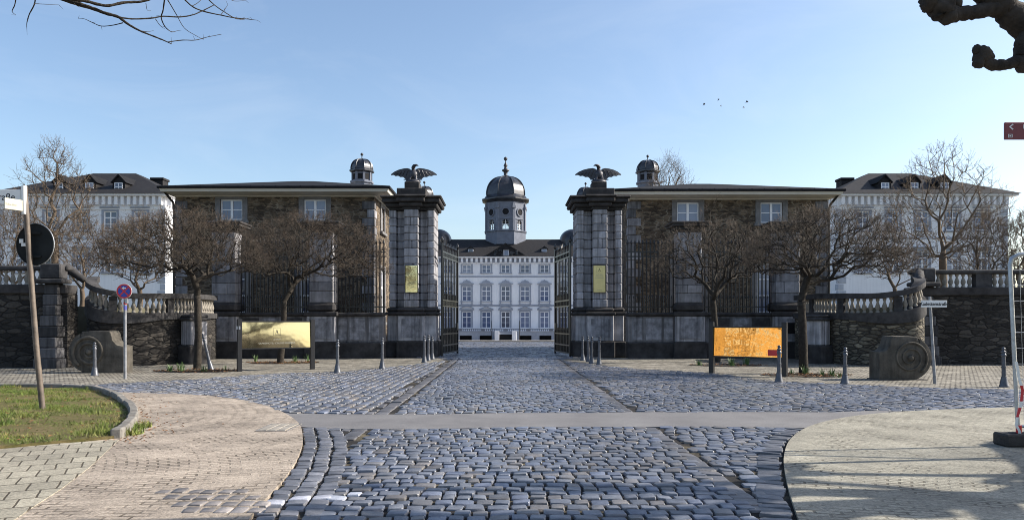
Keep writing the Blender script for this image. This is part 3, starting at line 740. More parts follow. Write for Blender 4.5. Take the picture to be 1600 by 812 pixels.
    # dome
    d = MB(); zc = zt3(313)
    d.lathe([(R, zc-.15), (R+.2, zc+.05), (R+.72, zc+.3), (R+.72, zc+.48), (R+.3, zc+.62), (R-.1, zc+1.2)], 8, (0, cy, 0), 0, .5)
    prof = [(R-.1, zc+1.2)] + [(R*.97*math.cos(t_)**.75 if t_ < 1.5 else .5, zc+1.25+(EYE+(HY-276.5)*cy/F-zc-1.25)*math.sin(t_)) for t_ in [i*PI/2/10 for i in range(10)]] + [(.55, EYE+(HY-276)*cy/F)]
    d.lathe(prof, 8, (0, cy, 0), 0, .5)
    for j in range(8):
        an = PI/8+j*PI/4
        d.tube([((r+.03)*math.cos(an), cy+(r+.03)*math.sin(an), z) for r, z in prof], .11, 6)
    dm = d.build('dome', 'lead', tw, off=P['_o'], smooth=True, auto=40)
    f = MB(); ztf = lambda py: EYE+(HY-py)*cy/F; z0 = ztf(277); hf = ztf(245)-z0
    f.lathe([(.62, 0), (.5, .2*hf*.3), (.30, .1*hf), (.34, .25*hf), (.62, .30*hf), (.62, .36*hf), (.30, .40*hf), (.22, .5*hf), (.36, .56*hf), (.20, .66*hf), (.08, .74*hf), (.07, .80*hf), (.26, .84*hf), (.34, .90*hf), (.26, .96*hf), (.02, hf)], 12, (0, cy, z0))
    f.build('finial', 'bronze', tw, off=P['_o'], smooth=True)
    for sx in (-1, 1):
        a = MB(); c = (sx*11.6, Yp+6, 0)
        a.lathe([(2.5, zt+.6), (2.5, zr-.4)] + [(2.5*math.cos(i*PI/2/8)**.8 if i < 8 else .05, zr-.4+(17.3-zr+.4)*math.sin(i*PI/2/8)) for i in range(9)], 12, c)
        a.build('side_dome', 'lead', P, smooth=True, auto=45)
palace()

# ------------------------------------------------------------------ cupola towers behind the lodges
def cupola(px, Y, top, dome_top, dome_bot, hw, zbase, label):
    k = Y/F; X = (px-CX)*k; z = lambda py: EYE+(HY-py)*k; r = hw*k
    T = thing('cupola_tower', label, 'tower', (X, Y, zbase), group='cupola towers behind the gate lodges')
    zb = z(dome_bot)
    a = MB(); a.lathe([(r*.92, zbase), (r*.92, zb-1.35), (r*1.06, zb-1.3), (r*1.06, zb-1.1), (r*.86, zb-1.05), (r*.86, zb-.15)], 8, (X, Y, 0), 0, .5)
    for j in range(8):
        an = PI/8+j*PI/4; a.box(-.12, .12, -.06, .06, zb-1.05, zb-.16, 0, 0, Matrix.Translation((X+r*.87*math.cos(an), Y+r*.87*math.sin(an), 0)) @ Matrix.Rotation(an+PI/2, 4, 'Z'))
    a.build('drum', 'towerblue', T)
    for j in range(8):
        an = j*PI/4; q = MB(); apo = r*.86*math.cos(PI/8)
        q.box(-r*.2, r*.2, -.03, .03, zb-.95, zb-.35, 0, 0, Matrix.Translation((X+apo*math.cos(an), Y+apo*math.sin(an), 0)) @ Matrix.Rotation(an+PI/2, 4, 'Z')); q.build('window', 'dk', T)
    d = MB(); d.lathe([(r*.88, zb-.2), (r*1.12, zb-.05), (r*1.12, zb+.08), (r*1.0, zb+.2)], 8, (X, Y, 0), 0, .5)
    prof = [(r*.98*math.cos(i*PI/2/9)**.7 if i < 9 else .1, zb+.2+(z(dome_top)-zb-.2)*math.sin(i*PI/2/9)) for i in range(10)]
    d.lathe(prof, 8, (X, Y, 0), 0, .5)
    for j in range(8):
        an = PI/8+j*PI/4; d.tube([(X+(q[0]+.02)*math.cos(an), Y+(q[0]+.02)*math.sin(an), q[1]) for q in prof], .06, 5)
    d.build('dome', 'lead', T, smooth=True, auto=40)
    f = MB(); zt = z(dome_top)-.05; zf = z(top); br = min(.3, (zf-zt)*.22); f.lathe([(.12, zt), (.05, zt+.15), (.045, zf-2*br)] + [(max(.02, br*math.sin(i*PI/8)), zf-br-br*math.cos(i*PI/8)) for i in range(1, 9)], 10, (X, Y, 0))
    f.build('finial', 'bronze', T, smooth=True)
cupola(565.5, 84, 239, 249, 268, 17.5, 0, 'small domed slate turret rising behind the left stone lodge')
cupola(1012, 84, 242, 251, 269, 17.5, 0, 'small domed slate turret rising behind the right stone lodge, beside a bare tree')
cupola(663, 100, 283, 291.5, 307, 14.5, -1.2, 'domed turret half hidden by the eagle pedestal of the left gate pillar')
cupola(915, 100, 285, 293, 308, 14.5, -1.2, 'domed turret half hidden by the eagle pedestal of the right gate pillar')

# ------------------------------------------------------------------ white wings
def wing(s):
    side = 'left' if s < 0 else 'right'; Yw = 75.0; k = Yw/F; zz = lambda py: EYE+(HY-py)*k; mir = s < 0
    dz = 0.0 if s > 0 else 0.15
    P = thing('palace_wing', 'white side wing with dark hipped roof, rising past the outer end of the %s lodge' % side, 'building', (s*32.5, Yw, 2.2), group='white palace wings beside the lodges')
    X0, X1, Yb = 32.5, 49.0, 92.0; zt = zz(304); z0 = 2.0
    xs = [34.9, 37.85, 40.7, 43.65, 46.5]
    rows = [(zz(360), zz(330)), (zz(425), zz(392))]
    ops = [(x-X0-.62, x-X0+.62, a_, b_) for x in xs for a_, b_ in rows]
    a = MB(); a.wall((X0, Yw), (1, 0), X1-X0, z0, zt, ops, (0, 1), .22)
    ys = [78.5, 82.5, 86.5]
    ops2 = [(y-Yw-.6, y-Yw+.6, a_, b_) for y in ys for a_, b_ in rows]
    a.wall((X0, Yw), (0, 1), Yb-Yw, z0, zt, ops2, (1, 0), .22)
    a.wall((X1, Yw), (0, 1), Yb-Yw, z0, zt, [], (-1, 0), .22); a.box(X0, X1, Yb, Yb+.1, z0, zt); a.box(X0+.6, X1-.6, Yw+.6, Yw+.7, z0, zt-.1); a.box(X0+.6, X0+.7, Yw+.7, Yb-.2, z0, zt-.1)
    a.build('wall', 'plaster', P, mirror=mir)
    b = MB(); b.box(X0-.06, X1+.06, Yw-.06, Yw+.01, zz(372)-.12, zz(372)+.12); b.box(X0-.06, X0+.01, Yw+.011, Yb, zz(372)-.12, zz(372)+.12); b.build('string_course', 'trim', P, mirror=mir)
    b = MB(); b2 = MB()
    for q in range(18):
        zq = z0+.1+q*.66
        if zq > zt-1.8: break
        l = .75 if q % 2 else .5
        b.box(X0-.04, X0+l, Yw-.04, Yw+.012, zq, zq+.58, 0, .015); b2.box(X1-l, X1+.04, Yw-.04, Yw+.012, zq, zq+.58, 0, .015); b.box(X0-.041, X0+.012, Yw+.02, Yw+1.2-l, zq, zq+.58, 0, .015)
    b.build('quoin', 'trim', P, mirror=mir); b2.build('quoin', 'trim', P, mirror=mir)
    c = MB(); c.box(X0-.7, X1+.7, Yw-.7, Yb+.3, zt-.2, zt, 0, .04); c.box(X0-.1, X1+.1, Yw-.1, Yw+.02, zt-1.45, zt-1.25); c.box(X0-.1, X0+.02, Yw+.022, Yb, zt-1.45, zt-1.25)
    c.box(X0-.07, X1+.07, Yw-.07, Yw+.018, zt-1.248, zt-.202)
    c.box(X0-.07, X0+.018, Yw+.02, Yb, zt-1.248, zt-.202)
    brackets(c, X0, X1, Yw-.07, zt-1.05, zt-.204, .62, .27, .42); brackets(c, Yw, Yb, X0-.07, zt-1.05, zt-.204, .62, .27, .42, 0, 'y')
    c.build('cornice', 'plaster', P, mirror=mir)
    r = MB(); zr = EYE+232/F*83; x0, x1, y0, y1 = X0-.85, X1+.85, Yw-.85, Yb+.85
    r.add([(x0, y0, zt+.003), (x1, y0, zt+.003), (x1, y1, zt+.003), (x0, y1, zt+.003), (39.2, 83, zr), (43.8, 83, zr), (43.8, 84.5, zr), (39.2, 84.5, zr)], [(0,1,5,4), (1,2,6,5), (2,3,7,6), (3,0,4,7), (4,5,6,7), (0,3,2,1)])
    roof = r.build('roof', 'slate', P, mirror=mir)
    ch = MB(); ch.box(37.0, 38.3, 84.6, 86, 15.0, EYE+221/F*85, 0, .03); ch.box(36.9, 38.4, 84.5, 86.1, EYE+221/F*85+.002, EYE+223/F*85+.1, 0, .02); ch.build('chimney', 'slate', roof, off=P['_o'], mirror=mir)
    for px in (1382.5, 1428, 1475.5):
        y = Yw+1.1; x = (px-CX)/F*y; d = MB(); z = zt+.5
        d.prism([(x-.62, z-.1), (x+.62, z-.1), (x+.62, z+.95), (x, z+1.5), (x-.62, z+.95)], y, y+3.2, 'xz', 0)
        d.prism([(x-.8, z+.85), (x, z+1.72), (x+.8, z+.85), (x+.68, z+.85), (x, z+1.54), (x-.68, z+.85)], y-.15, y+4.2, 'xz', 1)
        dd = d.build('dormer', ['slate', 'roofmetal'], roof, off=P['_o'], mirror=mir)
    for px in (1382.5, 1428, 1475.5):
        y = Yw+1.1; x = (px-CX)/F*y; z = zt+.5
        q = MB(); q.box(x-.4, x+.4, y-.05, y-.005, z, z+.85, 0); 
        for bx in (-.4, -.04, .33): q.box(x+bx, x+bx+.07, y-.08, y-.052, z, z+.85, 1)
        for bz in (0, .4, .78): q.box(x-.4, x+.4, y-.079, y-.053, z+bz, z+bz+.06, 1)
        q.build('dormer_window', ['glass', 'winwhite'], roof, off=P['_o'], mirror=mir)
    for x in xs:
        for i, (a_, b_) in enumerate(rows): window(P, (s*(x-X0), 0, a_-2.2), 0, 1.24, b_-a_, .22, 'flat', ('x', 2, 2), True)
    for y in ys:
        for a_, b_ in rows: window(P, (0, y-Yw, a_-2.2), -PI/2 if s > 0 else PI/2, 1.2, b_-a_, .22, 'flat', ('x', 2, 2), True)
    return P
for s in (-1, 1):
    w_ = wing(s)
    if s < 0: w_.location.x -= .75

# ------------------------------------------------------------------ stone lodges
def lodge(s):
    side = 'left' if s < 0 else 'right'; mir = s < 0; Yl, Yb = 39.0, 49.5
    X0, X1 = 6.25, 16.35; z0 = -0.05; dz = .15 if s < 0 else 0.0
    P = thing('stone_lodge', 'low-roofed dark rubble lodge behind the fence to the %s of the gate' % side, 'lodge', (s*6.25, Yl, 0), group='stone gate lodges')
    zt = 7.85+dz; wx = [9.26, 13.5]; wz = [(6.65+dz, 7.68+dz)]; lz = (1.3, 4.6)
    ops = []
    for x in wx: ops += [(x-X0-.56, x-X0+.56, 6.62+dz, 7.68+dz), (x-X0-.75, x-X0+.75, *lz)]
    a = MB(); a.wall((X0, Yl), (1, 0), X1-X0, z0, zt, ops, (0, 1), .22)
    sy = [41.6, 45.2]; ops2 = []
    for y in sy: ops2 += [(y-Yl-.5, y-Yl+.5, 6.3+dz, 7.6+dz), (y-Yl-.6, y-Yl+.6, 1.6, 4.4)]
    a.wall((X0, Yl), (0, 1), Yb-Yl, z0, zt, ops2, (1, 0), .22)
    a.wall((X1, Yl), (0, 1), Yb-Yl, z0, zt, [], (-1, 0), .22); a.box(X0, X1, Yb, Yb+.1, z0, zt); a.box(X0+.5, X1-.5, Yl+.5, Yl+.6, z0, zt-.1); a.box(X0+.5, X0+.6, Yl+.6, Yb-.1, z0, zt-.1)
    a.build('wall', 'rubble_lodge', P, mirror=mir)
    q = MB(); q2 = MB()
    for i in range(18):
        zq = .02+i*.43; l = .62 if i % 2 else .36; q.ct = random.uniform(.35, .9)
        if zq+.4 > zt: break
        q.box(X0-.035, X0+l, Yl-.035, Yl+.012, zq, zq+.40, 0, .02); q.box(X0-.034, X0+.011, Yl+.0125, Yl+1.0-l, zq, zq+.40, 0, .02); q2.ct = q.ct; q2.box(X1-l, X1+.035, Yl-.035, Yl+.012, zq, zq+.4, 0, .02)
    q.build('quoin', 'lime', P, mirror=mir); q2.build('quoin', 'lime', P, mirror=mir)
    # eaves: cream boxed soffit and dark roof edge
    e = MB(); ox0, ox1, oy0, oy1 = X0-.85, X1+.45, Yl-.85, Yb+.85
    e.box(X0-.06, X1+.06, Yl-.06, Yb+.06, zt-.05, zt+.02, 0, .02)
    e.add([(X0-.25, Yl-.25, zt+.021), (X1+.25, Yl-.25, zt+.021), (X1+.25, Yb+.25, zt+.021), (X0-.25, Yb+.25, zt+.021), (ox0+.06, oy0+.06, zt+.09), (ox1-.06, oy0+.06, zt+.09), (ox1-.06, oy1-.06, zt+.09), (ox0+.06, oy1-.06, zt+.09),
           (ox0, oy0, zt+.24), (ox1, oy0, zt+.24), (ox1, oy1, zt+.24), (ox0, oy1, zt+.24)],
        [(0,1,5,4), (1,2,6,5), (2,3,7,6), (3,0,4,7), (4,5,9,8), (5,6,10,9), (6,7,11,10), (7,4,8,11), (0,3,2,1), (8,9,10,11)])
    e.build('eaves', 'cream', P, mirror=mir)
    r = MB(); x0, x1, y0, y1 = ox0-.08, ox1+.08, oy0-.08, oy1+.08; zb = zt+.242; zr = 9.55+dz
    r.add([(x0, y0, zb), (x1, y0, zb), (x1, y1, zb), (x0, y1, zb), (x0, y0, zb+.11), (x1, y0, zb+.11), (x1, y1, zb+.11), (x0, y1, zb+.11), (X0+4.4, 44.2, zr), (X1-4.6, 44.2, zr)],
          [(0,1,5,4), (1,2,6,5), (2,3,7,6), (3,0,4,7), (4,5,9,8), (5,6,9), (6,7,8,9), (7,4,8), (3,2,1,0)])
    for i in range(16):
        x = X0+.4+i*.62; r.box(x, x+.04, Yl-.85, Yl-.80, zb+.112, zb+.15)
    r.build('roof', 'roofmetal', P, mirror=mir)
    d = MB(); d.tube([(X1+.35, Yl-.75, zt+.25), (X1+.05, Yl-.16, zt-.35), (X1+.02, Yl-.12, zt-.6), (X1+.02, Yl-.12, 0)], .06, 8); d.build('drainpipe', 'black', P, mirror=mir)
    if s < 0: P.location.x -= .42
    for x in wx:
        window(P, (s*(x-X0), 0, 6.62+dz), 0, 1.12, 1.06, .26, None, ('x', 1, 1), True, 'surround', .22, .05)
        window(P, (s*(x-X0), 0, lz[0]), 0, 1.5, lz[1]-lz[0], .24, 'flat', ('x', 3, 2), True, 'surround', .22, .05)
    for y in sy:
        window(P, (0, y-Yl, 6.3+dz), -PI/2 if s > 0 else PI/2, 1.0, 1.3, .24, None, ('x', 1, 1), True, 'surround', .22, .05)
        window(P, (0, y-Yl, 1.6), -PI/2 if s > 0 else PI/2, 1.2, 2.8, .24, None, ('x', 2, 2), True, 'surround', .22, .05)
for s in (-1, 1): lodge(s)

# ------------------------------------------------------------------ gate pillars, eagles, plaques
def eagle_mesh(name):
    mb = MB()
    # body and tail: lathe leaning back, then neck and head
    body = [(.02, .05), (.10, .08), (.16, .25), (.20, .42), (.19, .56), (.13, .68), (.085, .78), (.08, .86)]
    mb.lathe(body, 12, (0, 0, 0), 0, 0, Matrix.Rotation(math.radians(-6), 4, 'X'))
    mb.tube([(0, -.02, .82), (.02, -.06, .93), (.07, -.11, 1.0), (.15, -.16, 1.01), (.22, -.19, .97), (.25, -.2, .92)], [.085, .085, .088, .07, .035, .008], 8)
    for sx in (-1, 1):          # legs on the rock
        mb.tube([(sx*.09, -.05, .3), (sx*.12, -.12, .15), (sx*.13, -.16, .03)], [.09, .06, .05], 6)
        top = [(.06, .66), (.14, .80), (.27, .86), (.46, .84), (.66, .78), (.85, .67), (1.02, .50)]
        low = [(1.0, .45), (.88, .45), (.80, .37), (.68, .38), (.58, .29), (.46, .29), (.36, .16), (.24, .10), (.12, .22)]
        pts = top+low; nt = len(top); n = len(pts)
        yb = lambda x: .03+.22*x**1.6
        vs = [(sx*x, yb(x)-.045*(1.1-x), z) for x, z in pts] + [(sx*x, yb(x)+.045*(1.1-x)+.01, z) for x, z in pts]
        tri = [(i, i+1, n-1-i) for i in range(nt-1)]
        fs = []
        a, b = list(range(nt)), list(range(n-1, nt-1, -1))
        # strip between the top edge and the feathered lower edge
        i = j = 0
        while i < len(a)-1 or j < len(b)-1:
            if j >= len(b)-1 or (i < len(a)-1 and i/(len(a)-1) <= j/(len(b)-1)): fs.append((a[i], a[i+1], b[j])); i += 1
            else: fs.append((a[i], b[j+1], b[j])); j += 1
        mb.add(vs, fs + [tuple(q+n for q in f)[::-1] for f in fs] + [(k, (k+1) % n, n+(k+1) % n, n+k) for k in range(n)], 0)
        for k in range(5):      # feather ridges
            x = .28+k*.15; zt_ = .80-.42*max(0, x-.35)*1.1; mb.tube([(sx*(x-.05), yb(x-.05)-.05, zt_-.06), (sx*(x+.06), yb(x+.06)-.05, .30+.05*k)], [.022, .01], 5)
    mb.tube([(0, .1, .3), (0, .25, .12), (0, .34, .02)], [.14, .16, .10], 8)
    # rock and thunderbolt it stands on
    mb.tube([(-.40, -.12, .06), (-.12, -.16, .03), (.12, -.16, .03), (.40, -.12, .07)], [.03, .05, .05, .03], 6)
    mb.lathe([(.34, -.1), (.33, .0), (.24, .06), (.05, .09)], 10)
    return mb.mesh(name, 'bronze', smooth=True, auto=50)
EAGLE = eagle_mesh('eagle_statue')

def logo_a(mb, c, h, m=0):     # serif A in a square
    x, y, z = c
    w = h*.5; y0, y1 = y-.004, y
    mb.prism([(x-.42*w-.0, z), (x-.30*w, z), (x+.03*w, z+h*.62), (x-.03*w, z+h*.66)], y0, y1, 'xz', m)
    mb.prism([(x+.24*w, z), (x+.46*w, z), (x+.07*w, z+h*.66), (x-.06*w, z+h*.66)], y0-.001, y1, 'xz', m)
    mb.box(x-.22*w, x+.26*w, y0, y1-.001, z+h*.2, z+h*.235, m)
    for q in (-.36, .35): mb.box(x+(q-.16)*w, x+(q+.16)*w, y0-.0005, y1-.0005, z-.022*h, z+.012*h, m)
    S_ = h*.56; t_ = h*.018; zc = z+h*.32
    mb.box(x-S_, x+S_, y0, y1, zc+S_-t_, zc+S_, m); mb.box(x-S_, x+S_, y0, y1, zc-S_, zc-S_+t_, m); mb.box(x-S_, x-S_+t_, y0, y1, zc-S_+t_, zc+S_-t_, m); mb.box(x+S_-t_, x+S_, y0, y1, zc-S_+t_, zc+S_-t_, m)

def pillar(s):
    side = 'left' if s < 0 else 'right'; Y = 35.0; xc = s*4.29
    P = thing('gate_pillar', 'massive rusticated stone pillar carrying the eagle on the %s of the open gate' % side, 'pillar', (xc, Y, 0), group='stone gate pillars')
    rnd = random.Random(3+s)
    P.scale.x = .93
    # pedestal
    b = MB(); b.box(-1.28, 1.28, -.05, 2.2, -.02, .72, 0, .04); b.box(-.72, .72, -.28, -.052, -.02, .74, 0, .04)
    b.box(-1.2, 1.2, .05, 2.15, .722, 1.92, 1, .03); b.box(-.66, .66, -.2, .048, .742, 1.9, 1, .03)
    b.box(-1.30, 1.30, -.08, 2.25, 1.922, 2.06, 0, .04); b.box(-.74, .74, -.32, -.082, 1.922, 2.06, 0, .04); b.box(-1.24, 1.24, .0, 2.2, 2.062, 2.26, 0, .08); b.box(-.68, .68, -.25, -.002, 2.062, 2.26, 0, .08)
    b.build('pedestal', ['soot', 'lime'], P, off=(0,0,0))
    pn = MB(); pn.box(-.46, .46, -.222, -.198, .9, 1.75, 0, .01); pn.build('panel', 'lime_pale', P, off=(0,0,0))
    # shaft: coursed blocks in five bays, each block cut separately
    sh = MB(); z = 2.262; top = 6.72; row = 0
    while z < top-.05:
        h = rnd.choice((.34, .38, .42, .46, .34)); h = min(h, top-z)
        if top-z-h < .2: h = top-z
        e = rnd.uniform(-.012, .012)
        for (x0, x1, y0) in ((-1.12, -.76, .10), (-.758, -.362, .36), (-.36, .36, -.16), (.362, .758, .36), (.76, 1.12, .10)):
            cuts = [x0, x1]
            if x1-x0 > .5 and row % 3 == 1: cuts = [x0, (x0+x1)/2+rnd.uniform(-.1, .1), x1]
            for a, c in zip(cuts[:-1], cuts[1:]):
                sh.ct = rnd.uniform(.78, 1.12); o = rnd.uniform(-.016, .016)
                sh.box(a+.005, c-.005, y0+o, 1.0, z+.006, z+h-.006, 0, .034)
        sh.ct = rnd.uniform(.6, 1.1); sh.box(-1.12, 1.12, 1.0, 2.05, z+.004, z+h-.004, 0, .03)
        z += h; row += 1
    sh.build('shaft', 'lime', P, off=(0,0,0))
    c = MB()
    for (z0, z1, g_, m) in ((6.722, 6.84, .03, 1), (6.842, 7.02, .16, 0), (7.022, 7.22, .30, 0), (7.222, 7.34, .38, 0)):
        c.box(-1.12-g_, 1.12+g_, .08-g_, 2.05+g_, z0, z1, m, .05); c.box(-.40-g_, .40+g_, -.18-g_, .078-g_, z0, z1, m, .05)
    # canted corners of the cornice
    c.box(-.72, .72, -.05, 1.5, 7.342, 7.70, 0, .03)
    c.box(-.36, .36, .1, .9, 7.702, 8.02, 0, .02)
    c.build('cap', ['soot', 'soot2'], P, off=(0,0,0))
    e = bpy.data.objects.new('eagle_statue', EAGLE); COL.objects.link(e); e.location = (xc+.02, Y+.5, 8.02+.1); e.scale = (1.06*(1 if s < 0 else -1), 1, .69)
    e.rotation_euler.z = 0
    tag(e, 'dark metal eagle with spread wings on top of the %s gate pillar' % side, 'statue', 'eagles on the gate pillars')
    zt = EYE+(HY-414.5)/F*34.8; zb = EYE-(456.5-HY)/F*34.8 if False else EYE+(HY-456.5)/F*34.8
    px = 643 if s < 0 else 936.5; xq = (px-CX)/F*34.8
    Q = thing('plaque', 'gold plate reflecting bare branches, fixed to the left gate pillar' if s < 0 else 'pale gold plate with letter A and small text, fixed to the right gate pillar', 'plaque', (xq, 34.78, zb), group='gold plates on the gate pillars')
    q = MB(); w = .275; q.box(-w, w, 0, .045, 0, zt-zb, 0, .008); q.build('plate', 'gold_pale' if s < 0 else 'gold_matt', Q, off=(0,0,0))
    q = MB()
    for x0, x1, z0, z1 in ((-w-.012, w+.012, zt-zb+.002, zt-zb+.016), (-w-.012, w+.012, -.016, -.002), (-w-.014, -w-.002, -.002, zt-zb+.002), (w+.002, w+.014, -.002, zt-zb+.002)): q.box(x0, x1, -.012, .05, z0, z1)
    q.build('frame', 'black', Q, off=(0,0,0))
    if s > 0:
        q = MB(); logo_a(q, (0, -.003, zt-zb-.27), .22); q.build('logo', 'ink', Q, off=(0,0,0))
        for tx, dz, sz in (('ALTHOFF', .42, .07), ('GRANDHOTEL', .50, .055), ('SCHLOSS BENSBERG', .58, .045), ('ALTHOFF', 1.12, .05)):
            inst('lettering', text_mesh(tx, sz, 'inkgrey', .002), Q, (0, -.004, zt-zb-dz))
for s in (-1, 1): pillar(s)

# ------------------------------------------------------------------ low wall, fence piers, iron fence panels, gate leaves
def low_wall(s):
    side = 'left' if s < 0 else 'right'; mir = s < 0
    P = thing('plinth_wall', 'sooty low stone wall with pale panels carrying the iron fence on the %s' % side, 'wall', (s*5.5, 33.9, 0), group='low stone walls under the iron fence')
    a = MB(); a.ct = .5; a.box(5.4, 13.05, 33.95, 34.6, .7, 1.86, 0, .02); a.build('wall', 'lime', P, mirror=mir)
    a = MB()
    a.box(5.4, 13.1, 33.80, 34.7, -.03, .70, 0, .04); a.build('plinth', 'soot', P, mirror=mir)
    a = MB(); a.box(5.4, 13.12, 33.82, 34.72, 1.862, 2.02, 0, .05); a.build('coping', 'soot', P, mirror=mir)
    rnd = random.Random(11+s)
    for x0, x1, m in ((5.6, 6.05, 'lime_pale'), (6.2, 6.9, 'lime_pale'), (7.0, 7.4, 'lime_pale'), (9.0, 9.9, 'soot2'), (10.05, 10.75, 'lime_pale'), (10.9, 11.7, 'soot2')):
        a = MB(); a.box(x0, x1, 33.925, 33.96, .80, 1.78, 0, .01); a.build('panel', m, P, mirror=mir)
for s in (-1, 1): low_wall(s)

def pier(s, x0, x1, which):
    side = 'left' if s < 0 else 'right'; mir = s < 0; xm = (x0+x1)/2; rnd = random.Random(int(x0*10)+s)
    P = thing('fence_pier', 'dark-capped stone fence pier %s the %s lodge' % (which, side), 'pier', (s*xm, 33.6, 0), group='stone piers of the fence')
    a = MB(); a.box(x0-.12, x1+.12, 33.55, 33.798, -.03, .74, 0, .04); a.build('plinth', 'soot', P, mirror=mir)
    a = MB(); a.box(x0-.14, x1+.14, 33.56, 33.818, 1.86, 2.05, 0, .04); a.box(x0-.02, x1+.02, 33.62, 34.75, 2.052, 2.45, 0, .10)
    a.build('base', 'soot', P, mirror=mir)
    a = MB(); a.box(x0-.03, x1+.03, 33.62, 33.949, .742, 1.858, 0, .02); a.build('pedestal', 'lime', P, mirror=mir)
    a = MB(); a.box(x0+.12, x1-.12, 33.60, 33.63, .86, 1.76, 0, .01); a.build('panel', 'lime_pale', P, mirror=mir)
    a = MB(); z = 2.452; r = 0
    while z < 5.5:
        h = rnd.choice((.36, .42, .5)); h = min(h, 5.55-z)
        if 5.55-z-h < .15: h = 5.55-z
        a.ct = rnd.uniform(.45, .85); c = xm+rnd.uniform(-.2, .2)
        a.box(x0+.08, (c if r % 2 else x1-.08)-.003, 33.74+rnd.uniform(-.01, .01), 34.64, z+.003, z+h-.003, 0, .025)
        if r % 2: a.ct = rnd.uniform(.45, .85); a.box(c+.003, x1-.08, 33.74+rnd.uniform(-.01, .01), 34.64, z+.003, z+h-.003, 0, .025)
        z += h; r += 1
        if z >= 5.549: break
    a.build('shaft', 'lime', P, mirror=mir)
    a = MB()
    for z0, z1, g_ in ((5.552, 5.66, .02), (5.662, 5.78, .14), (5.782, 5.90, .28), (5.902, 6.0, .34)): a.box(x0+.06-g_, x1-.06+g_, 33.74-g_, 34.64+g_, z0, z1, 0, .035)
    a.build('cap', 'soot', P, mirror=mir)
for s in (-1, 1):
    pier(s, 7.5, 8.7, 'nearer the gate, before'); pier(s, 11.8, 13.0, 'farther from the gate, before')
# dark notice plate on the right outer pier
a = MB(); xq, _, zq = W(1238, 521, 33.55); a.box(xq-.32, xq+.32, 33.565, 33.598, 1.10, 1.58, 0, .01)
tag(a.build('notice_plate', 'black', loc=(xq, 33.58, 1.1), off=(xq, 33.58, 1.1)), 'plain dark plate fixed to the base of the outer right fence pier', 'plate')

def bar_mesh(name, z0, z1, r, spear=True):
    a = MB(); a.tube([(0,0,z0), (0,0,z1)], r, 6)
    if spear: a.lathe([(.012, z1-.02), (.045, z1+.02), (.02, z1+.05), (.055, z1+.12), (.028, z1+.22), (.003, z1+.32)], 6, (0,0,0))
    return a.mesh(name, 'iron')
BAR = bar_mesh('bar', 2.02, 5.0, .034)
BARS = bar_mesh('bar', 2.02, 2.7, .018)
a_ = MB(); a_.tube([(0,0,0), (0,0,.64)], .016, 5); a_.lathe([(.01, .62), (.035, .68), (.003, .80)], 5, (0,0,0)); FSH = a_.mesh('short_bar', 'iron')
def fence(s, x0, x1, which):
    side = 'left' if s < 0 else 'right'; n = max(3, int((x1-x0)/.165))
    P = thing('iron_fence', 'spear-topped iron fence %s on the %s' % (which, side), 'fence', (s*(x0+x1)/2, 34.25, 0), group='iron fence panels on the low walls')
    L = (x1-x0)/2
    for z in (2.28, 4.72, 4.52):
        a = MB(); a.box(-L, L, -.03, .03, z-.025, z+.025); a.build('rail', 'iron', P, off=(0,0,0))
    for i in range(n):
        x = -L+(i+.5)*2*L/n
        inst('bar', BAR, P, (x, 0, 0)); 
    for i in range(n-1): inst('short_bar', FSH, P, (-L+(i+1)*2*L/n, 0, 2.02))
for s in (-1, 1):
    fence(s, 5.35, 7.56, 'between the gate pillar and the first pier'); fence(s, 8.64, 11.86, 'between the two fence piers')

GBAR = bar_mesh('bar', .12, 5.05, .027)
a_ = MB(); a_.tube([(0,0,0), (0,0,1.0)], .012, 5); a_.lathe([(.01, .98), (.035, 1.06), (.003, 1.18)], 5, (0,0,0)); GSH = a_.mesh('short_bar', 'iron')
a_ = MB(); a_.lathe([(.085, -.014), (.085, .014), (.05, .014), (.05, -.014)], 8, (0,0,0), 0, 0, Matrix.Rotation(PI/2, 4, 'X'), cap=False); GRING = a_.mesh('ring', 'iron')
def gate(s):
    side = 'left' if s < 0 else 'right'
    h = ((-2.93, 35.35) if s < 0 else (2.98, 35.35)); e = ((-2.42, 38.75) if s < 0 else (2.5, 38.75))
    L = math.hypot(e[0]-h[0], e[1]-h[1]); an = math.atan2(e[1]-h[1], e[0]-h[0])
    P = thing('gate_leaf', 'tall black wrought iron gate leaf swung open beside the %s gate pillar' % side, 'gate', (h[0], h[1], 0), an, 'wrought iron gate leaves', local=True)
    for z in (.16, .52, 1.05, 2.35, 2.62, 4.62, 4.86):
        a = MB(); a.box(0, L, -.028, .028, z-.03, z+.03); a.build('rail', 'iron', P)
    for x in (0.03, L-.03):
        a = MB(); a.box(x-.045, x+.045, -.045, .045, .03, 5.25, 0, .01); a.lathe([(.03, 5.25), (.08, 5.33), (.08, 5.40), (.01, 5.55)], 8, (x, 0, 0)); a.build('stile', 'iron', P)
    n = 9
    for i in range(n):
        x = .03+(L-.06)*(i+1)/(n+1); inst('bar', GBAR, P, (x, 0, .25*math.sin(PI*(i+1)/(n+1))*0))
    for i in range(n+1):
        x = .03+(L-.06)*(i+.5)/(n+1)
        inst('short_bar', GSH, P, (x, 0, .17)); inst('short_bar', GSH, P, (x, 0, 2.36), 0, (1, 1, .5))
        for z in (2.485, 4.74): inst('ring', GRING, P, (x, 0, z))
    a = MB(); a.box(L-.32, L-.06, -.05, .05, 1.2, 1.55, 0, .01); a.build('lock_case', 'iron', P)
for s in (-1, 1): gate(s)

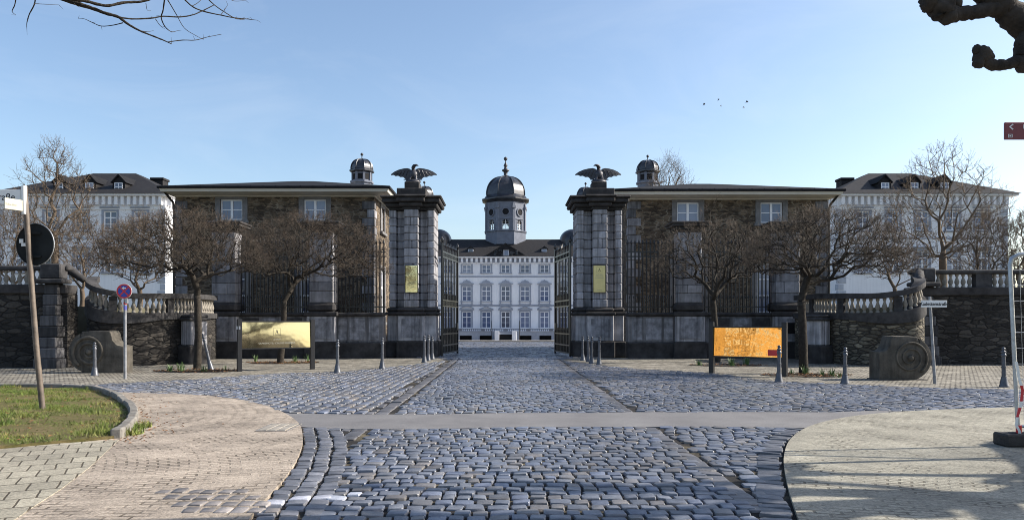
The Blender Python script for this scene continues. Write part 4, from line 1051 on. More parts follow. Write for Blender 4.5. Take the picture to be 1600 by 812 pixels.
# ------------------------------------------------------------------ curved drums with balustrade, end piers, retaining walls, terraces
BAL = MB(); BAL.lathe([(.07, 0), (.07, .05), (.045, .07), (.085, .17), (.085, .22), (.035, .36), (.05, .40), (.065, .43), (.065, .48)], 10)
BALM = BAL.mesh('baluster', 'baluster', smooth=True, auto=50)
def drum(s):
    side = 'left' if s < 0 else 'right'; mir = s < 0
    ctrl = [(12.5, 33.2, 2.74, 1.98, 1.76), (12.35, 30.6, 2.72, 1.98, 1.74), (12.75, 28.9, 2.68, 1.95, 1.70), (13.6, 28.0, 2.66, 1.95, 1.56), (14.55, 27.55, 2.82, 2.06, 1.60), (15.15, 27.8, 3.08, 2.36, 1.85), (15.45, 28.55, 3.3, 2.6, 2.1)]
    line = smooth_line(ctrl, 6)
    P = thing('curved_ramp_wall', 'curved rubble ramp wall with stone balustrade sweeping out from the %s lodge' % side, 'wall', (s*13.5, 28.5, 0), group='curved ramp walls')
    def ribbon(mb, i0, z0f, z1f, out, th, m=0):
        vs = []; n = len(line)
        for i, p in enumerate(line):
            a, b = line[max(i-1, 0)], line[min(i+1, n-1)]; dx, dy = b[0]-a[0], b[1]-a[1]; l = math.hypot(dx, dy); nx, ny = dy/l, -dx/l
            nx, ny = (-nx, -ny) if False else (nx, ny)
            for o, z in ((out, z0f(p)), (out, z1f(p)), (out-th, z1f(p)), (out-th, z0f(p))): vs.append((p[0]-nx*o*-1 if False else p[0]+nx*o, p[1]+ny*o, z))
        fs = []
        for i in range(n-1):
            for k in range(4): fs.append((i*4+k, i*4+(k+1) % 4, (i+1)*4+(k+1) % 4, (i+1)*4+k))
        fs += [(0,1,2,3), tuple((n-1)*4+k for k in (3,2,1,0))]
        mb.add(vs, fs, m)
    # outward = to the camera / to the outside: the line runs from the lodge outwards, the outside lies on its right
    sg = -1
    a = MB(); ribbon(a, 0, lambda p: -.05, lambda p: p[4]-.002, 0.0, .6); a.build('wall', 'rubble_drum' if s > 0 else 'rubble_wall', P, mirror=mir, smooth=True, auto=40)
    a = MB(); ribbon(a, 0, lambda p: p[4], lambda p: p[3]-.002, .07, .6); a.build('plinth_band', 'soot2', P, mirror=mir, smooth=True, auto=40)
    a = MB(); ribbon(a, 0, lambda p: p[2]-.20, lambda p: p[2], .05, .38); a.build('handrail', 'soot2', P, mirror=mir, smooth=True, auto=40)
    acc = 0; nxt = .15; cnt = 0
    for i in range(len(line)-1):
        p, q = np.array(line[i]), np.array(line[i+1]); l = math.hypot(q[0]-p[0], q[1]-p[1])
        while nxt < acc+l:
            c = p+(q-p)*((nxt-acc)/l); d = (q-p)[:2]/l; nx, ny = d[1], -d[0]
            x, y = c[0]-nx*.14, c[1]-ny*.14; hh = c[2]-.20-c[3]
            if cnt % 9 == 8:
                b = MB(); b.box(-.14, .14, -.12, .12, 0, hh); b.build('baluster_post', 'soot2', P, off=(0,0,0), loc=(s*(x-13.5), y-28.5, c[3]), rotz=math.atan2(d[1], d[0])*s)
            else: inst('baluster', BALM, P, (s*(x-13.5), y-28.5, c[3]-.002), 0, (1, 1, hh/.48))
            cnt += 1; nxt += .235
        acc += l
    # sweep of the handrail up to the terrace balustrade
    a = MB(); e = line[-1]; e0 = line[-8]
    pts = smooth_line([(15.3, 27.9, 3.12), (15.75, 27.85, 3.45), (16.0, 27.75, 3.62)] if s < 0 else [(15.25, 28.3, 3.14), (15.42, 28.62, 3.28), (15.55, 28.95, 3.42)], 5)
    a.tube(pts, [.12, .13, .14, .15, .16, .17, .18, .19, .2, .21, .22][:len(pts)], 8); a.build('scroll', 'soot2', P, mirror=mir, smooth=True)
    # oblique end pier
    Q = thing('end_pier', 'short pale stone end pier between the %s outer fence pier and the curved wall' % side, 'pier', (s*12.05, 29.55, 0), s*math.radians(38), 'short end piers', local=True)
    a = MB(); a.box(-.48, .48, -.40, .5, -.03, .72, 0, .05); a.build('base', 'soot', Q)
    a = MB(); a.box(-.36, .36, -.27, .42, .722, 1.66, 0, .03); a.box(-.10, .10, -.33, -.272, .722, 1.64, 0, .02); a.build('shaft', 'lime', Q)
    a = MB(); a.box(-.46, .46, -.37, .5, 1.662, 1.76, 0, .03); a.box(-.40, .40, -.31, .45, 1.762, 1.88, 0, .04); a.build('cap', 'soot2', Q)
for s in (-1, 1): drum(s)

def retaining(s):
    side = 'left' if s < 0 else 'right'
    A = (s*15.35, 28.95 if s > 0 else 26.9); B = (36.0, 28.6) if s > 0 else (-32.0, 26.2)
    L = math.hypot(B[0]-A[0], B[1]-A[1]); an = math.atan2(B[1]-A[1], B[0]-A[0])
    if s < 0: A, B = B, A; an = math.atan2(B[1]-A[1], B[0]-A[0])
    P = thing('retaining_wall', 'dark rubble retaining wall topped by a balustrade at the %s edge' % ('far left' if s < 0 else 'far right'), 'wall', (A[0], A[1], 0), an, 'retaining walls with balustrade', local=True)
    zt = EYE+82/F*28.9 if s > 0 else EYE+89/F*26.6
    a = MB(); a.box(0, L, 0, .7, -.05, zt-.98); a.build('wall', 'rubble_wall', P)
    a = MB(); a.box(0, L, -.08, .72, zt-.978, zt-.66, 0, .03); a.build('plinth_band', 'soot', P)
    a = MB(); a.box(0, L, 0.02, .40, zt-.16, zt, 0, .04); a.build('handrail', 'soot2', P)
    n = int(L/.235); rnd = random.Random(5)
    for i in range(n):
        x = (i+.5)*.235; k = i if s > 0 else n-1-i
        if k % 14 in (10, 11, 12):
            if k % 14 == 11: b = MB(); b.box(x-.3, x+.3, .06, .36, zt-.66, zt-.16); b.build('baluster_post', 'soot2', P)
        else: inst('baluster', BALM, P, (x, .21, zt-.661), 0, (1, 1, .50/.48))
    # sloped quoin buttress beside the drum
    x0 = 0.0 if s > 0 else L
    Q = thing('buttress', 'sloping stone buttress where the %s retaining wall meets the curved wall' % side, 'buttress', (s*15.8, 28.95 if s > 0 else 26.75, 0), 0, 'sloping buttresses', local=True)
    b = MB(); rnd = random.Random(9)
    for i in range(8):
        z = -.03+i*.37; w0 = .42-.028*i+rnd.uniform(-.05, .05); f = -.42+.05*i; b.ct = rnd.uniform(.10, .42)
        b.box(-w0, w0, f, .3, z+.004, z+.366, 0, .03)
    b.build('blocks', 'lime', Q)
    b = MB(); b.box(-.5, .5, -.25, .4, 2.94, 3.1, 0, .04); b.box(-.36, .36, -.12, .36, 3.102, zt+.06, 0, .04); b.build('cap', 'soot2', Q)
for s in (-1, 1): retaining(s)
for s in (-1, 1):
    a = MB(); 
    for x0, x1, y0, y1, z1 in ((15.1, 80, 29.6, 38.6, 2.2), (17.0, 80, 38.6, 120, 2.199), (12.95, 15.1, 29.2, 38.6, 1.9)): a.box(s*x0, s*x1, y0, y1, -.04, z1)
    structure('terrace', a, 'earth')
# ------------------------------------------------------------------ trees
class Segs:
    """many tapered three- to six-sided branch segments as one mesh"""
    def __init__(s): s.v = []; s.f = []; s.m = []; s.n = 0
    def seg(s, A, B, ra, rb, n=3, m=0):
        A = np.atleast_2d(A); B = np.atleast_2d(B); k = len(A); ra = np.broadcast_to(ra, (k,)); rb = np.broadcast_to(rb, (k,))
        d = B-A; l = np.linalg.norm(d, axis=1, keepdims=True); l[l < 1e-6] = 1e-6; d = d/l
        ref = np.where(np.abs(d[:, 2:3]) < .9, np.array([[0, 0, 1.]]), np.array([[1., 0, 0]]))
        u = np.cross(d, ref); u /= np.linalg.norm(u, axis=1, keepdims=True); w = np.cross(d, u)
        an = 2*PI*np.arange(n)/n; off = u[:, None, :]*np.cos(an)[None, :, None]+w[:, None, :]*np.sin(an)[None, :, None]
        V = np.concatenate([A[:, None]+off*ra[:, None, None], B[:, None]+off*rb[:, None, None]], 1)
        base = s.n+np.arange(k)[:, None]*2*n; i = np.arange(n); j = (i+1) % n
        Fq = np.stack([base+i, base+j, base+n+j, base+n+i], -1).reshape(-1, 4)
        s.v.append(V.reshape(-1, 3)); s.f.append(Fq); s.m.append(np.full(len(Fq), m)); s.n += k*2*n
    def mesh(s, name, mats, off=(0, 0, 0)):
        V = np.concatenate(s.v)-np.array(off); Fq = np.concatenate(s.f).astype(np.int32); me = bpy.data.meshes.new(name)
        me.vertices.add(len(V)); me.vertices.foreach_set('co', V.astype(np.float32).ravel())
        me.loops.add(Fq.size); me.loops.foreach_set('vertex_index', Fq.ravel())
        me.polygons.add(len(Fq)); me.polygons.foreach_set('loop_start', np.arange(0, Fq.size, 4, dtype=np.int32))
        for m in mats: me.materials.append(MT[m])
        me.polygons.foreach_set('material_index', np.concatenate(s.m).astype(np.int32)); me.polygons.foreach_set('use_smooth', [True]*len(Fq))
        me.update(calc_edges=True); me.validate(); return me

def grow(root, targets, rng, bf=0.35, seg=0.22, up=0.0):
    """minimum-path branching: each target joins the skeleton where wire length and path length together are least"""
    P = [np.array(root, float)]; par = [-1]; pl = [0.0]
    order = np.argsort(np.linalg.norm(targets-P[0], axis=1))
    arr = np.zeros((60000, 3)); arr[0] = P[0]; pla = np.zeros(60000); n = 1; parent = [-1]
    for ti in order:
        t_ = targets[ti]; d = np.linalg.norm(arr[:n]-t_, axis=1); c = int(np.argmin(d+bf*pla[:n])); L = d[c]
        if L < 0.03: continue
        k = max(1, int(L/seg)); a = arr[c].copy(); prev = c
        bend = rng.normal(0, .06*L, 3); bend[2] += up*L
        for q in range(1, k+1):
            f = q/k; p = a+(t_-a)*f+bend*4*f*(1-f)*.5+(rng.normal(0, .015, 3) if q < k else 0)
            arr[n] = p; pla[n] = pla[prev]+np.linalg.norm(p-arr[prev]); parent.append(prev); prev = n; n += 1
            if n > 59000: break
    arr = arr[:n]; parent = np.array(parent)
    kids = np.zeros(n)
    for i in range(n): pass
    haskid = np.zeros(n, bool); haskid[parent[1:]] = True
    kids[~haskid] = 1
    for i in range(n-1, 0, -1): kids[parent[i]] += kids[i]
    return arr, parent, kids, haskid

def tree(name, label, cat, base, trunk, targets, r_trunk, r_tip=.006, twigs=2, tl=(.12, .35), mats=('bark', 'twig', 'twig_tip'), group=None, seed=1, bf=.35, up=.0, seg=.22, power=.46, upw=.5, twr=.0035, second=True, rl=.72):
    rng = np.random.default_rng(seed)
    T = thing(name, label, cat, base, group=group)
    # trunk
    a = MB(); pts = [Vector(p) for p in smooth_line([tuple(p) for p in trunk], 5)]; m_ = len(pts)
    a.tube(pts, [r_trunk*((1.35 if i == 0 else 1.12 if i == 1 else 1.0)-.25*i/m_)*rng.uniform(.95, 1.06) for i in range(m_)], 10)
    a.build('trunk', mats[0], T, smooth=True)
    root = np.array(trunk[-1])
    arr, par, kids, hk = grow(root, targets, rng, bf, seg, up)
    tot = kids[0]; rad = np.maximum(r_tip, r_trunk*rl*(kids/tot)**power)
    S = Segs(); i = np.arange(1, len(arr)); p = par[1:]
    rp = np.minimum(rad[p], rad[i]*1.5)
    big = rad[i] > .028
    for sel, n_ in ((big, 6), (~big, 3)):
        if sel.any(): S.seg(arr[p[sel]], arr[i[sel]], rp[sel], rad[i[sel]], n_, 0)
    # twigs
    cand = np.where(rad < .016)[0]
    if len(cand) and twigs:
        c = arr.mean(0)
        A = np.repeat(arr[cand], twigs, 0); k = len(A)
        out = A-np.array([root[0], root[1], root[2]]); out /= np.linalg.norm(out, axis=1, keepdims=True)+1e-6
        d = out*.7+rng.normal(0, .55, (k, 3)); d[:, 2] += upw; d /= np.linalg.norm(d, axis=1, keepdims=True)
        l = rng.uniform(*tl, k)[:, None]; M_ = A+d*l*.5+rng.normal(0, .02, (k, 3)); d2 = d+rng.normal(0, .25, (k, 3)); B = M_+d2*l*.5
        S.seg(A, M_, twr*1.3, twr, 3, 1); h_ = k//2; S.seg(M_[:h_], B[:h_], twr, twr*.6, 3, 1); S.seg(M_[h_:], B[h_:], twr, twr*.6, 3, 2)
        if second:
            d3 = d+rng.normal(0, .7, (k, 3)); C = M_+d3*l*.4; S.seg(M_, C, twr, twr*.6, 3, 2)
            d4 = d+rng.normal(0, .7, (k, 3)); D = B+d4*l*.3; S.seg(M_*.4+B*.6, D, twr*.9, twr*.6, 3, 2)
    o = bpy.data.objects.new('crown', S.mesh('crown', list(mats), base)); COL.objects.link(o); o.parent = T
    return T

def dome_targets(rng, c, rx, ry, zb, zt, n, hollow=.45, edge_drop=.35):
    """points of a flat pruned dome: between a shallow cone below and a rounded top"""
    out = []
    while len(out) < n:
        u, v = rng.uniform(-1, 1, 2); r = math.hypot(u, v)
        if r > 1: continue
        top = zb+(zt-zb)*(edge_drop+(1-edge_drop)*math.sqrt(max(0, 1-r**2.4))); bot = zb+(zt-zb)*(.10+.22*r)
        if math.sin(2.6*u*rx+1.3*c[0])*math.sin(2.9*v*ry+.7)+.5*math.sin(5.1*u*rx+3.3*v*ry) < -.28 and rng.uniform() < .72: continue
        f = 1-(rng.uniform(0, 1)**1.9)*(1-hollow*.2); z = bot+(top-bot)*f+rng.normal(0, .05)
        bump = 1+.06*math.sin(7*math.atan2(v, u)+3*r)
        out.append((c[0]+u*rx*bump+rng.normal(0, .05), c[1]+v*ry*bump, z))
    return np.array(out)
def egg_targets(rng, c, rx, rz, n, surf=.5):
    out = []
    while len(out) < n:
        p = rng.uniform(-1, 1, 3); r = np.linalg.norm(p)
        if r > 1 or rng.uniform() > r**surf: continue
        w = 1-.35*max(0, p[2]); out.append((c[0]+p[0]*rx*w, c[1]+p[1]*rx*w, c[2]+p[2]*rz))
    return np.array(out)

PRUNED = 'pruned round-crowned trees before the gate walls'
def pruned(px, py, fork_py, L_px, R_px, top_py, label, seed, n=620, extra=None, hollow=.45, tw=3, fork_px=None, edge=.35, rtr=.14):
    x, y = G(px, py); k = y/F; fx = ((fork_px or px)-CX)*k; zf = EYE+(HY-fork_py)*k; zt = EYE+(HY-top_py)*k
    cl, cr = (L_px-CX)*k, (R_px-CX)*k; rx = (cr-cl)/2; cx = (cl+cr)/2; rng = np.random.default_rng(seed)
    tg = dome_targets(rng, (cx, y, 0), rx, rx*.85, zf, zt, n, hollow, edge)
    if extra is not None:
        ex = []
        for (ex_px, ex_py, dy) in extra: ex.append(((ex_px-CX)*k, y+dy, EYE+(HY-ex_py)*k))
        tg = np.concatenate([tg, np.array(ex)])
    mid = ((x+fx)/2+.03, y+.02, zf*.5)
    return tree('pruned_tree', label, 'tree', (x, y, 0), [(x, y, -.03), (x+.01, y, .25), mid, (fx, y, zf)], tg, rtr, .006, tw, (.10, .32), ('bark', 'twig', 'twig_tip'), PRUNED, seed, .30, .03, .2, .43, .45, .0032, rl=.75)
pruned(308, 577, 462, 158, 412, 336, 'bare round-crowned tree with twigs over the curved wall, beside the leaning bollard', 21, 1500, edge=.30, tw=4)
pruned(438, 568, 470, 372, 608, 338, 'bare spreading tree with brown crown, growing behind the left gold board', 22, 1300, fork_px=444, edge=.25, tw=4)
pruned(1120, 566, 468, 1018, 1216, 352, 'thin open-crowned tree with pale upright shoots, behind the right gold board', 23, 650, [(1104, 322, 0), (1112, 330, .2), (1096, 335, -.2), (1120, 312, .1), (1108, 328, .3)], .3, 4, 1114, .3, .15)
pruned(1255, 584, 470, 1165, 1420, 333, 'dense broad-crowned tree between the two right bollards', 24, 1300, tw=4, hollow=.6, fork_px=1252, edge=.28, rtr=.15)

# trees on the terraces
BGM = ('twig_bg', 'twig_bg', 'twig_bg')
def bgtree(px, base_py, Y, top_py, hw_px, label, seed, n=260, zb=2.2, rtr=.16, low=.42, group='bare trees on the terraces', tw=2, surf=.4, tl=(.2, .6), name='bare_tree', bf=.45, tr_top=None):
    k = Y/F; x = (px-CX)*k; zt = EYE+(HY-top_py)*k; H = zt-zb; rng = np.random.default_rng(seed)
    zc = zb+H*(low+1)/2; rz = H*(1-low)/2
    tg = egg_targets(rng, (x, Y, zc), hw_px*k, rz, n, surf)
    tg = np.concatenate([tg, np.array([(x+rng.normal(0, .1), Y, zb+H*q) for q in np.linspace(low*.9, .97, 10)])])
    return tree(name, label, 'tree', (x, Y, zb), [(x, Y, zb-.03), (x+.04, Y, zb+H*low*.4), (x, Y, zb+H*low*(tr_top or .8))], tg, rtr, .012, tw, tl, BGM, group, seed, bf, .04, .4, .47, .35, .006, rl=.62)
bgtree(85, 415, 40, 218, 58, 'tall bare tree before the left white wing, behind the round sign', 31, 380, low=.30, rtr=.2, tw=3, tr_top=1.5, tl=(.2, .5))
bgtree(22, 415, 34, 322, 58, 'low pruned bare tree at the far left above the balustrade', 32, 420, low=.30, rtr=.12, tw=3, tl=(.1, .35))
bgtree(128, 415, 35, 330, 52, 'low bare tree before the left wing, right of the tall tree', 33, 360, low=.25, rtr=.12, tw=3, tl=(.1, .35))
bgtree(218, 440, 33, 336, 62, 'round brown pruned tree before the left wing corner', 34, 520, low=.25, rtr=.12, tw=3, tl=(.1, .35))
bgtree(1473, 420, 40, 226, 92, 'tall bare tree before the right white wing, behind the street name sign', 35, 460, low=.22, rtr=.22, tw=3, tr_top=1.5, tl=(.2, .5))
bgtree(1398, 430, 36, 320, 60, 'low bare tree before the right wing, left of the tall tree', 36, 330, low=.25, rtr=.12, tw=2, tl=(.1, .4))
bgtree(1538, 420, 34, 322, 46, 'round pruned bare tree above the right retaining wall', 37, 480, low=.25, rtr=.13, tw=3, tl=(.1, .35))
bgtree(1605, 420, 33, 328, 40, 'bare tree cut off by the right picture edge above the balustrade', 38, 380, low=.25, rtr=.13, tw=3, tl=(.1, .35))
bgtree(1046, 300, 62, 246, 40, 'bare treetop rising over the right lodge roof beside the turret', 39, 420, tw=3, zb=-.02, low=.55, rtr=.25, tl=(.3, .9))

# overhanging street tree, upper left: trunk stands outside the frame
def limb_tree(name, label, base, trunk, limbs, mat, blobs=(), group=None, twigs=None, seed=3):
    T = thing(name, label, 'tree', base, group=group)
    a = MB(); pts = smooth_line([p[:3] for p in trunk], 4); rr = np.interp(np.linspace(0, 1, len(pts)), np.linspace(0, 1, len(trunk)), [p[3] for p in trunk])
    a.tube(pts, list(rr), 12); a.build('trunk', mat, T, smooth=True)
    c = MB(); rng = np.random.default_rng(seed)
    for l in limbs:
        pts = smooth_line([p[:3] for p in l], 6); rr = np.interp(np.linspace(0, 1, len(pts)), np.linspace(0, 1, len(l)), [p[3] for p in l])
        big = max(rr) > .04
        c.tube([tuple(np.array(p)+rng.normal(0, .05*r_, 3)) for p, r_ in zip(pts, rr)], [r_*rng.uniform(.9, 1.12) for r_ in rr], 9 if big else 5)
    for b in blobs:
        x, y, z, r = b; n0 = 10; prof = []
        ph = rng.uniform(0, 6, 6)
        vs = []; fs = []; nu, nv = 14, 9
        for i in range(nv+1):
            for j in range(nu):
                th, fi = PI*i/nv, 2*PI*j/nu; d = np.array([math.sin(th)*math.cos(fi), math.sin(th)*math.sin(fi), math.cos(th)])
                q = r*(1+.13*math.sin(3*d[0]+ph[0]+2*d[1])+.10*math.sin(5*d[2]+ph[1]+3*d[0])+.07*math.sin(9*d[1]+ph[2]+5*d[2])); vs.append((x+d[0]*q, y+d[1]*q, z+d[2]*q))
        for i in range(nv):
            for j in range(nu): fs.append((i*nu+j, i*nu+(j+1) % nu, (i+1)*nu+(j+1) % nu, (i+1)*nu+j))
        c.add(vs, fs)
    c.build('crown', mat, T, smooth=True)
    return T
def pxl(path, Y, dY=0.0): return [(*W(px, py, Y+dY*i/max(1, len(path)-1)), r) for i, (px, py, r) in enumerate(path)]
Yo = 7.5; q = Yo/F
ov = [[q_[:3]+(q_[3]*1.3,) for q_ in pxl(p, Yo, .5)] for p in (
    [(-260,-190,.10), (-60,-90,.06), (60,-20,.030), (105,0,.02), (140,12,.014), (165,21,.012), (185,27,.011), (200,38,.009), (218,48,.007), (240,57,.006), (255,63,.005), (268,69,.003)],
    [(105,-3,.016), (135,2,.013), (165,9,.012), (195,4,.011), (225,2,.009), (260,-12,.008)],
    [(185,27,.007), (205,30,.006), (235,29,.0055), (255,26,.005), (280,27,.005), (300,24,.0045), (315,18,.004), (335,8,.003)],
    [(192,36,.004), (175,40,.0035), (158,41,.003), (145,36,.003), (132,30,.002), (122,29,.0015)],
    [(262,66,.004), (285,63,.0035), (305,63,.003), (325,58,.0025), (346,54,.0015)],
    [(258,-8,.006), (255,15,.005), (252,28,.0045), (258,42,.004), (268,50,.003), (278,48,.0015)],
    [(283,-6,.006), (300,10,.005), (318,18,.005), (345,24,.0045), (365,28,.004), (385,30,.003), (402,32,.0015)],
    [(318,-8,.005), (335,8,.004), (352,20,.0035), (370,30,.003), (382,28,.0015)],
    [(262,0,.004), (275,22,.003), (288,44,.0025), (306,56,.002), (318,62,.0012)],
    [(56,-14,.006), (54,6,.005), (46,22,.0045), (42,36,.003), (42,46,.0015)],
    [(53,6,.0025), (70,7,.002), (92,8,.001)],
    [(26,-10,.005), (23,8,.004), (19,18,.003), (25,24,.0012)],
    [(218,48,.003), (230,50,.002), (240,48,.001)], [(116,6,.003), (124,12,.001)], [(228,6,.0025), (230,16,.0015), (236,17,.001)], [(243,30,.003), (250,40,.0022), (258,46,.001)],
    [(345,24,.003), (352,14,.002), (356,8,.001)], [(300,10,.003), (310,4,.002), (320,-6,.002)], [(355,-4,.003), (366,2,.002), (384,1,.001)], [(365,28,.003), (378,31,.002), (392,28,.001)])]
rg = np.random.default_rng(4)
for l in list(ov):
    for p in l[2:]:
        if p[3] < .014 and rg.uniform() < .75:
            d = rg.normal(0, 1, 3); d /= np.linalg.norm(d); ln = rg.uniform(.02, .07); ov.append([p[:3]+(.002,), tuple(np.array(p[:3])+d*ln)+(.001,)])
tb = W(-640, 0, 8.0); tb = (tb[0], 8.0, 0)
limb_tree('overhanging_tree', 'bare thin twigs hanging into the upper left corner of the sky', tb, [(tb[0], 8, -.05, .30), (tb[0]+.1, 8, 2.0, .24), (tb[0]+.2, 7.9, 4.2, .18), (*W(-260, -190, Yo), .12)], ov, 'bark')

# pollarded plane tree, upper right: trunk outside the frame, its limbs shade the foreground
Yp_ = 7.0
def bl(px, py, rpx, Y=Yp_): return (*W(px, py, Y), rpx/F*Y)
knob = [bl(1470, 12, 20), bl(1455, 4, 17), bl(1482, 24, 15), bl(1448, 10, 10), bl(1575, 12, 12), bl(1535, 85, 13), bl(1530, 98, 9), bl(1540, 88, 12), bl(1528, 78, 8), bl(1600, 98, 14), bl(1597, 68, 10), bl(1490, 5, 12), bl(1475, -14, 18)]
tr = (9.0, 7.5)
lm = [pxl([(1468,16,.085), (1490,22,.07), (1520,20,.062), (1545,14,.07), (1570,10,.09)], Yp_), pxl([(1530,-22,.11), (1560,5,.115), (1590,32,.12), (1625,62,.13), (1700,110,.14), (1850,170,.15)], Yp_, .1)+[(8.6, 7.4, 3.2, .17), (9.0, 7.5, 2.9, .2)],
      pxl([(1534,90,.055), (1550,101,.05), (1572,101,.045), (1592,96,.06), (1612,100,.07)], Yp_), pxl([(1596,90,.07), (1600,60,.06), (1612,40,.08)], Yp_),
      pxl([(1612,100,.07), (1650,112,.08), (1710,118,.10)], Yp_),
      [(9.0, 7.5, 2.4, .19), (10.4, 8.7, 2.9, .17), (12.0, 9.9, 3.6, .16), (13.2, 10.9, 4.1, .15)],
      [(9.0, 7.5, 2.7, .18), (9.3, 8.0, 4.0, .16), (9.7, 8.5, 5.2, .14), (10.0, 8.9, 6.0, .12)],
      [(9.0, 7.5, 2.8, .16), (8.6, 6.9, 4.2, .12), (8.2, 6.4, 5.6, .09)], [(8.6, 6.9, 4.2, .1), (7.8, 7.3, 4.9, .07), (7.2, 7.8, 5.4, .06)], [(9.3, 8.1, 4.0, .1), (10.2, 8.0, 4.9, .08), (11, 8.2, 5.5, .06)], [(8.2, 6.4, 5.6, .08), (8.5, 6.0, 6.4, .06)], [(9.3, 8.1, 4.0, .09), (8.9, 8.4, 5.3, .07), (8.6, 8.8, 6.1, .06)], [(9.0, 7.5, 2.9, .14), (10.4, 6.8, 4.0, .10), (11.6, 6.4, 5.0, .08)], [(10.4, 6.8, 4.0, .09), (10.6, 7.4, 5.4, .06)]]
knob += [(13.2, 10.9, 4.1, .15), (10, 8.9, 6.0, .14), (8.2, 6.4, 5.6, .14), (7.2, 7.8, 5.4, .13), (11, 8.2, 5.5, .13), (8.5, 6.0, 6.4, .12), (8.6, 8.8, 6.1, .13), (11.6, 6.4, 5, .14), (10.6, 7.4, 5.4, .12)]
rq = random.Random(5)
for k in range(7):
    p0 = rq.choice(((9.3, 8.0, 4.0), (9.7, 8.5, 5.2), (10.4, 6.8, 4.0), (10.4, 8.7, 2.9))); p2 = (rq.uniform(10.5, 14.5), rq.uniform(7.0, 9.6), rq.uniform(4.6, 6.6)); p1 = tuple((u+v)/2+rq.uniform(-.3, .3) for u, v in zip(p0, p2))
    lm.append([p0+(.10,), p1+(.085,), p2+(.06,)]); knob.append(p2+(.15,))
limb_tree('plane_tree', 'pollarded plane tree whose dark knobby limbs reach into the upper right corner', (tr[0], tr[1], 0), [(9.05, 7.5, -.05, .36), (9.0, 7.5, .8, .27), (9.0, 7.5, 2.2, .24), (9.0, 7.5, 3.0, .22)], lm, 'plane', knob)

# ------------------------------------------------------------------ bollards
def bollard_proto(label):
    B = thing('bollard', label, 'bollard', (0,0,0), group='grey iron bollards', local=True)
    a = MB(); a.lathe([(.115, -.03), (.115, .03), (.10, .06), (.075, .20), (.066, .24)], 14); a.build('base', 'bollard', B, smooth=True, auto=40)
    a = MB(); a.lathe([(.064, .24), (.064, .27), (.052, .28), (.050, .50), (.058, .505), (.058, .535), (.048, .54), (.046, .80), (.060, .81), (.060, .85), (.045, .87)], 14); a.build('shaft', 'bollard', B, smooth=True, auto=40)
    a = MB(); a.lathe([(.045, .87), (.04, .885), (.062, .905), (.062, .92), (.035, .94), (.03, .955)] + [(.045*math.sin(PI*i/8) if i < 8 else .002, .99-.045*math.cos(PI*i/8)) for i in range(1, 9)], 14); a.build('ball_finial', 'bollard', B, smooth=True, auto=40)
    return B
bol = [(148, 587, 1.0, 'grey iron bollard standing in front of the left spiral stone'), (527, 583, 1.06, 'grey iron bollard just right of the left gold board'), (597, 577, 1.08, 'grey iron bollard between the gold board and the left gate pillar'),
       (663, 567, 1.08, 'nearest of the bollards before the left gate pillar'), (669, 564, 1.08, 'middle of the bollards before the left gate pillar'), (675.5, 561.5, 1.0, 'farthest of the bollards before the left gate pillar, darkest'),
       (910.5, 563.5, 1.02, 'leftmost bollard in the row before the right gate pillar'), (919.5, 565.5, 1.05, 'second bollard from the gate in the row before the right pillar'), (924.5, 568, 1.05, 'third bollard from the gate in the row before the right pillar'), (936, 570.5, 1.08, 'nearest and rightmost bollard before the right gate pillar'),
       (1217, 598, .99, 'grey iron bollard overlapping the right end of the crumpled gold board'), (1320, 600, .95, 'grey iron bollard left of the right carved stone, beside the planted bed'), (1569, 605, .98, 'dark bollard behind the site fence at the right edge')]
B0 = None
for px, py, h, lab in bol:
    x, y = G(px, py)
    B = bollard_proto(lab) if B0 is None else copy_tree(B0); B0 = B0 or B
    B.location = (x, y, .012); B.scale = (1, 1, h/1.04); B['label'] = lab; B.rotation_euler.z = random.uniform(0, 3)
    B.rotation_euler.x = random.gauss(0, .012); B.rotation_euler.y = random.gauss(0, .012)
B = copy_tree(B0); x, y = G(330, 578); B.location = (x, y, .0); B.scale = (.95, .95, 1.22); B['label'] = 'leaning bollard propped against the left round-crowned tree'; B.rotation_euler = (0, math.radians(-13), 0)

# ------------------------------------------------------------------ gold information boards
def board(side, p1, p2, topz, zb, zt, mat, label, logo, tilt):
    x1, y1 = p1; x2, y2 = p2; L = math.hypot(x2-x1, y2-y1); an = math.atan2(y2-y1, x2-x1)
    B = thing('info_board', label, 'notice board', (x1, y1, 0), an, 'gold notice boards', local=True)
    for x in (0, L):
        a = MB(); a.box(x-.07, x+.07, -.07, .07, -.03, topz, 0, .008); a.build('post', 'black', B)
    a = MB(); tl_ = math.tan(math.radians(tilt)); a.prism([(-.03, zb), (.0, zb), ((zt-zb)*tl_, zt), ((zt-zb)*tl_-.03, zt)], .075, L-.075, 'yz'); a.build('panel', mat, B)
    a = MB(); a.box(.07, L-.07, .085, .13, zb-.02, zt+.02, 0); a.build('backing', 'black', B); a = MB(); a.box(.07, L-.07, -.045, .001, zt+.001, zt+.04, 0); a.build('top_rail', 'black', B); a = MB(); a.box(.07, L-.07, -.045, .001, zb-.035, zb-.001, 0); a.build('bottom_rail', 'black', B)
    if logo:
        a = MB(); logo_a(a, (L*.5, -.003, .46), .21); o = a.build('logo', 'ink', B, off=(L*.5, 0, 0), loc=(L*.5, -.03, zb)); o.rotation_euler.x = -math.radians(tilt)
        for tx_, sz_, h_ in (('ALTHOFF', .055, .27), ('GRANDHOTEL SCHLOSS BENSBERG', .075, .15)): inst('lettering', text_mesh(tx_, sz_, 'inkgrey', .002), B, (L*.5, -.033+h_*tl_, zb+h_)).rotation_euler.x = -math.radians(tilt)
    else:
        q = MB(); q.box(L-.48, L-.12, -.036, -.031, zb+.04, zb+.22, 0); q.build('notice', 'red', B)
    return B
pL1, pL2 = G(374, 581), G(488, 577)
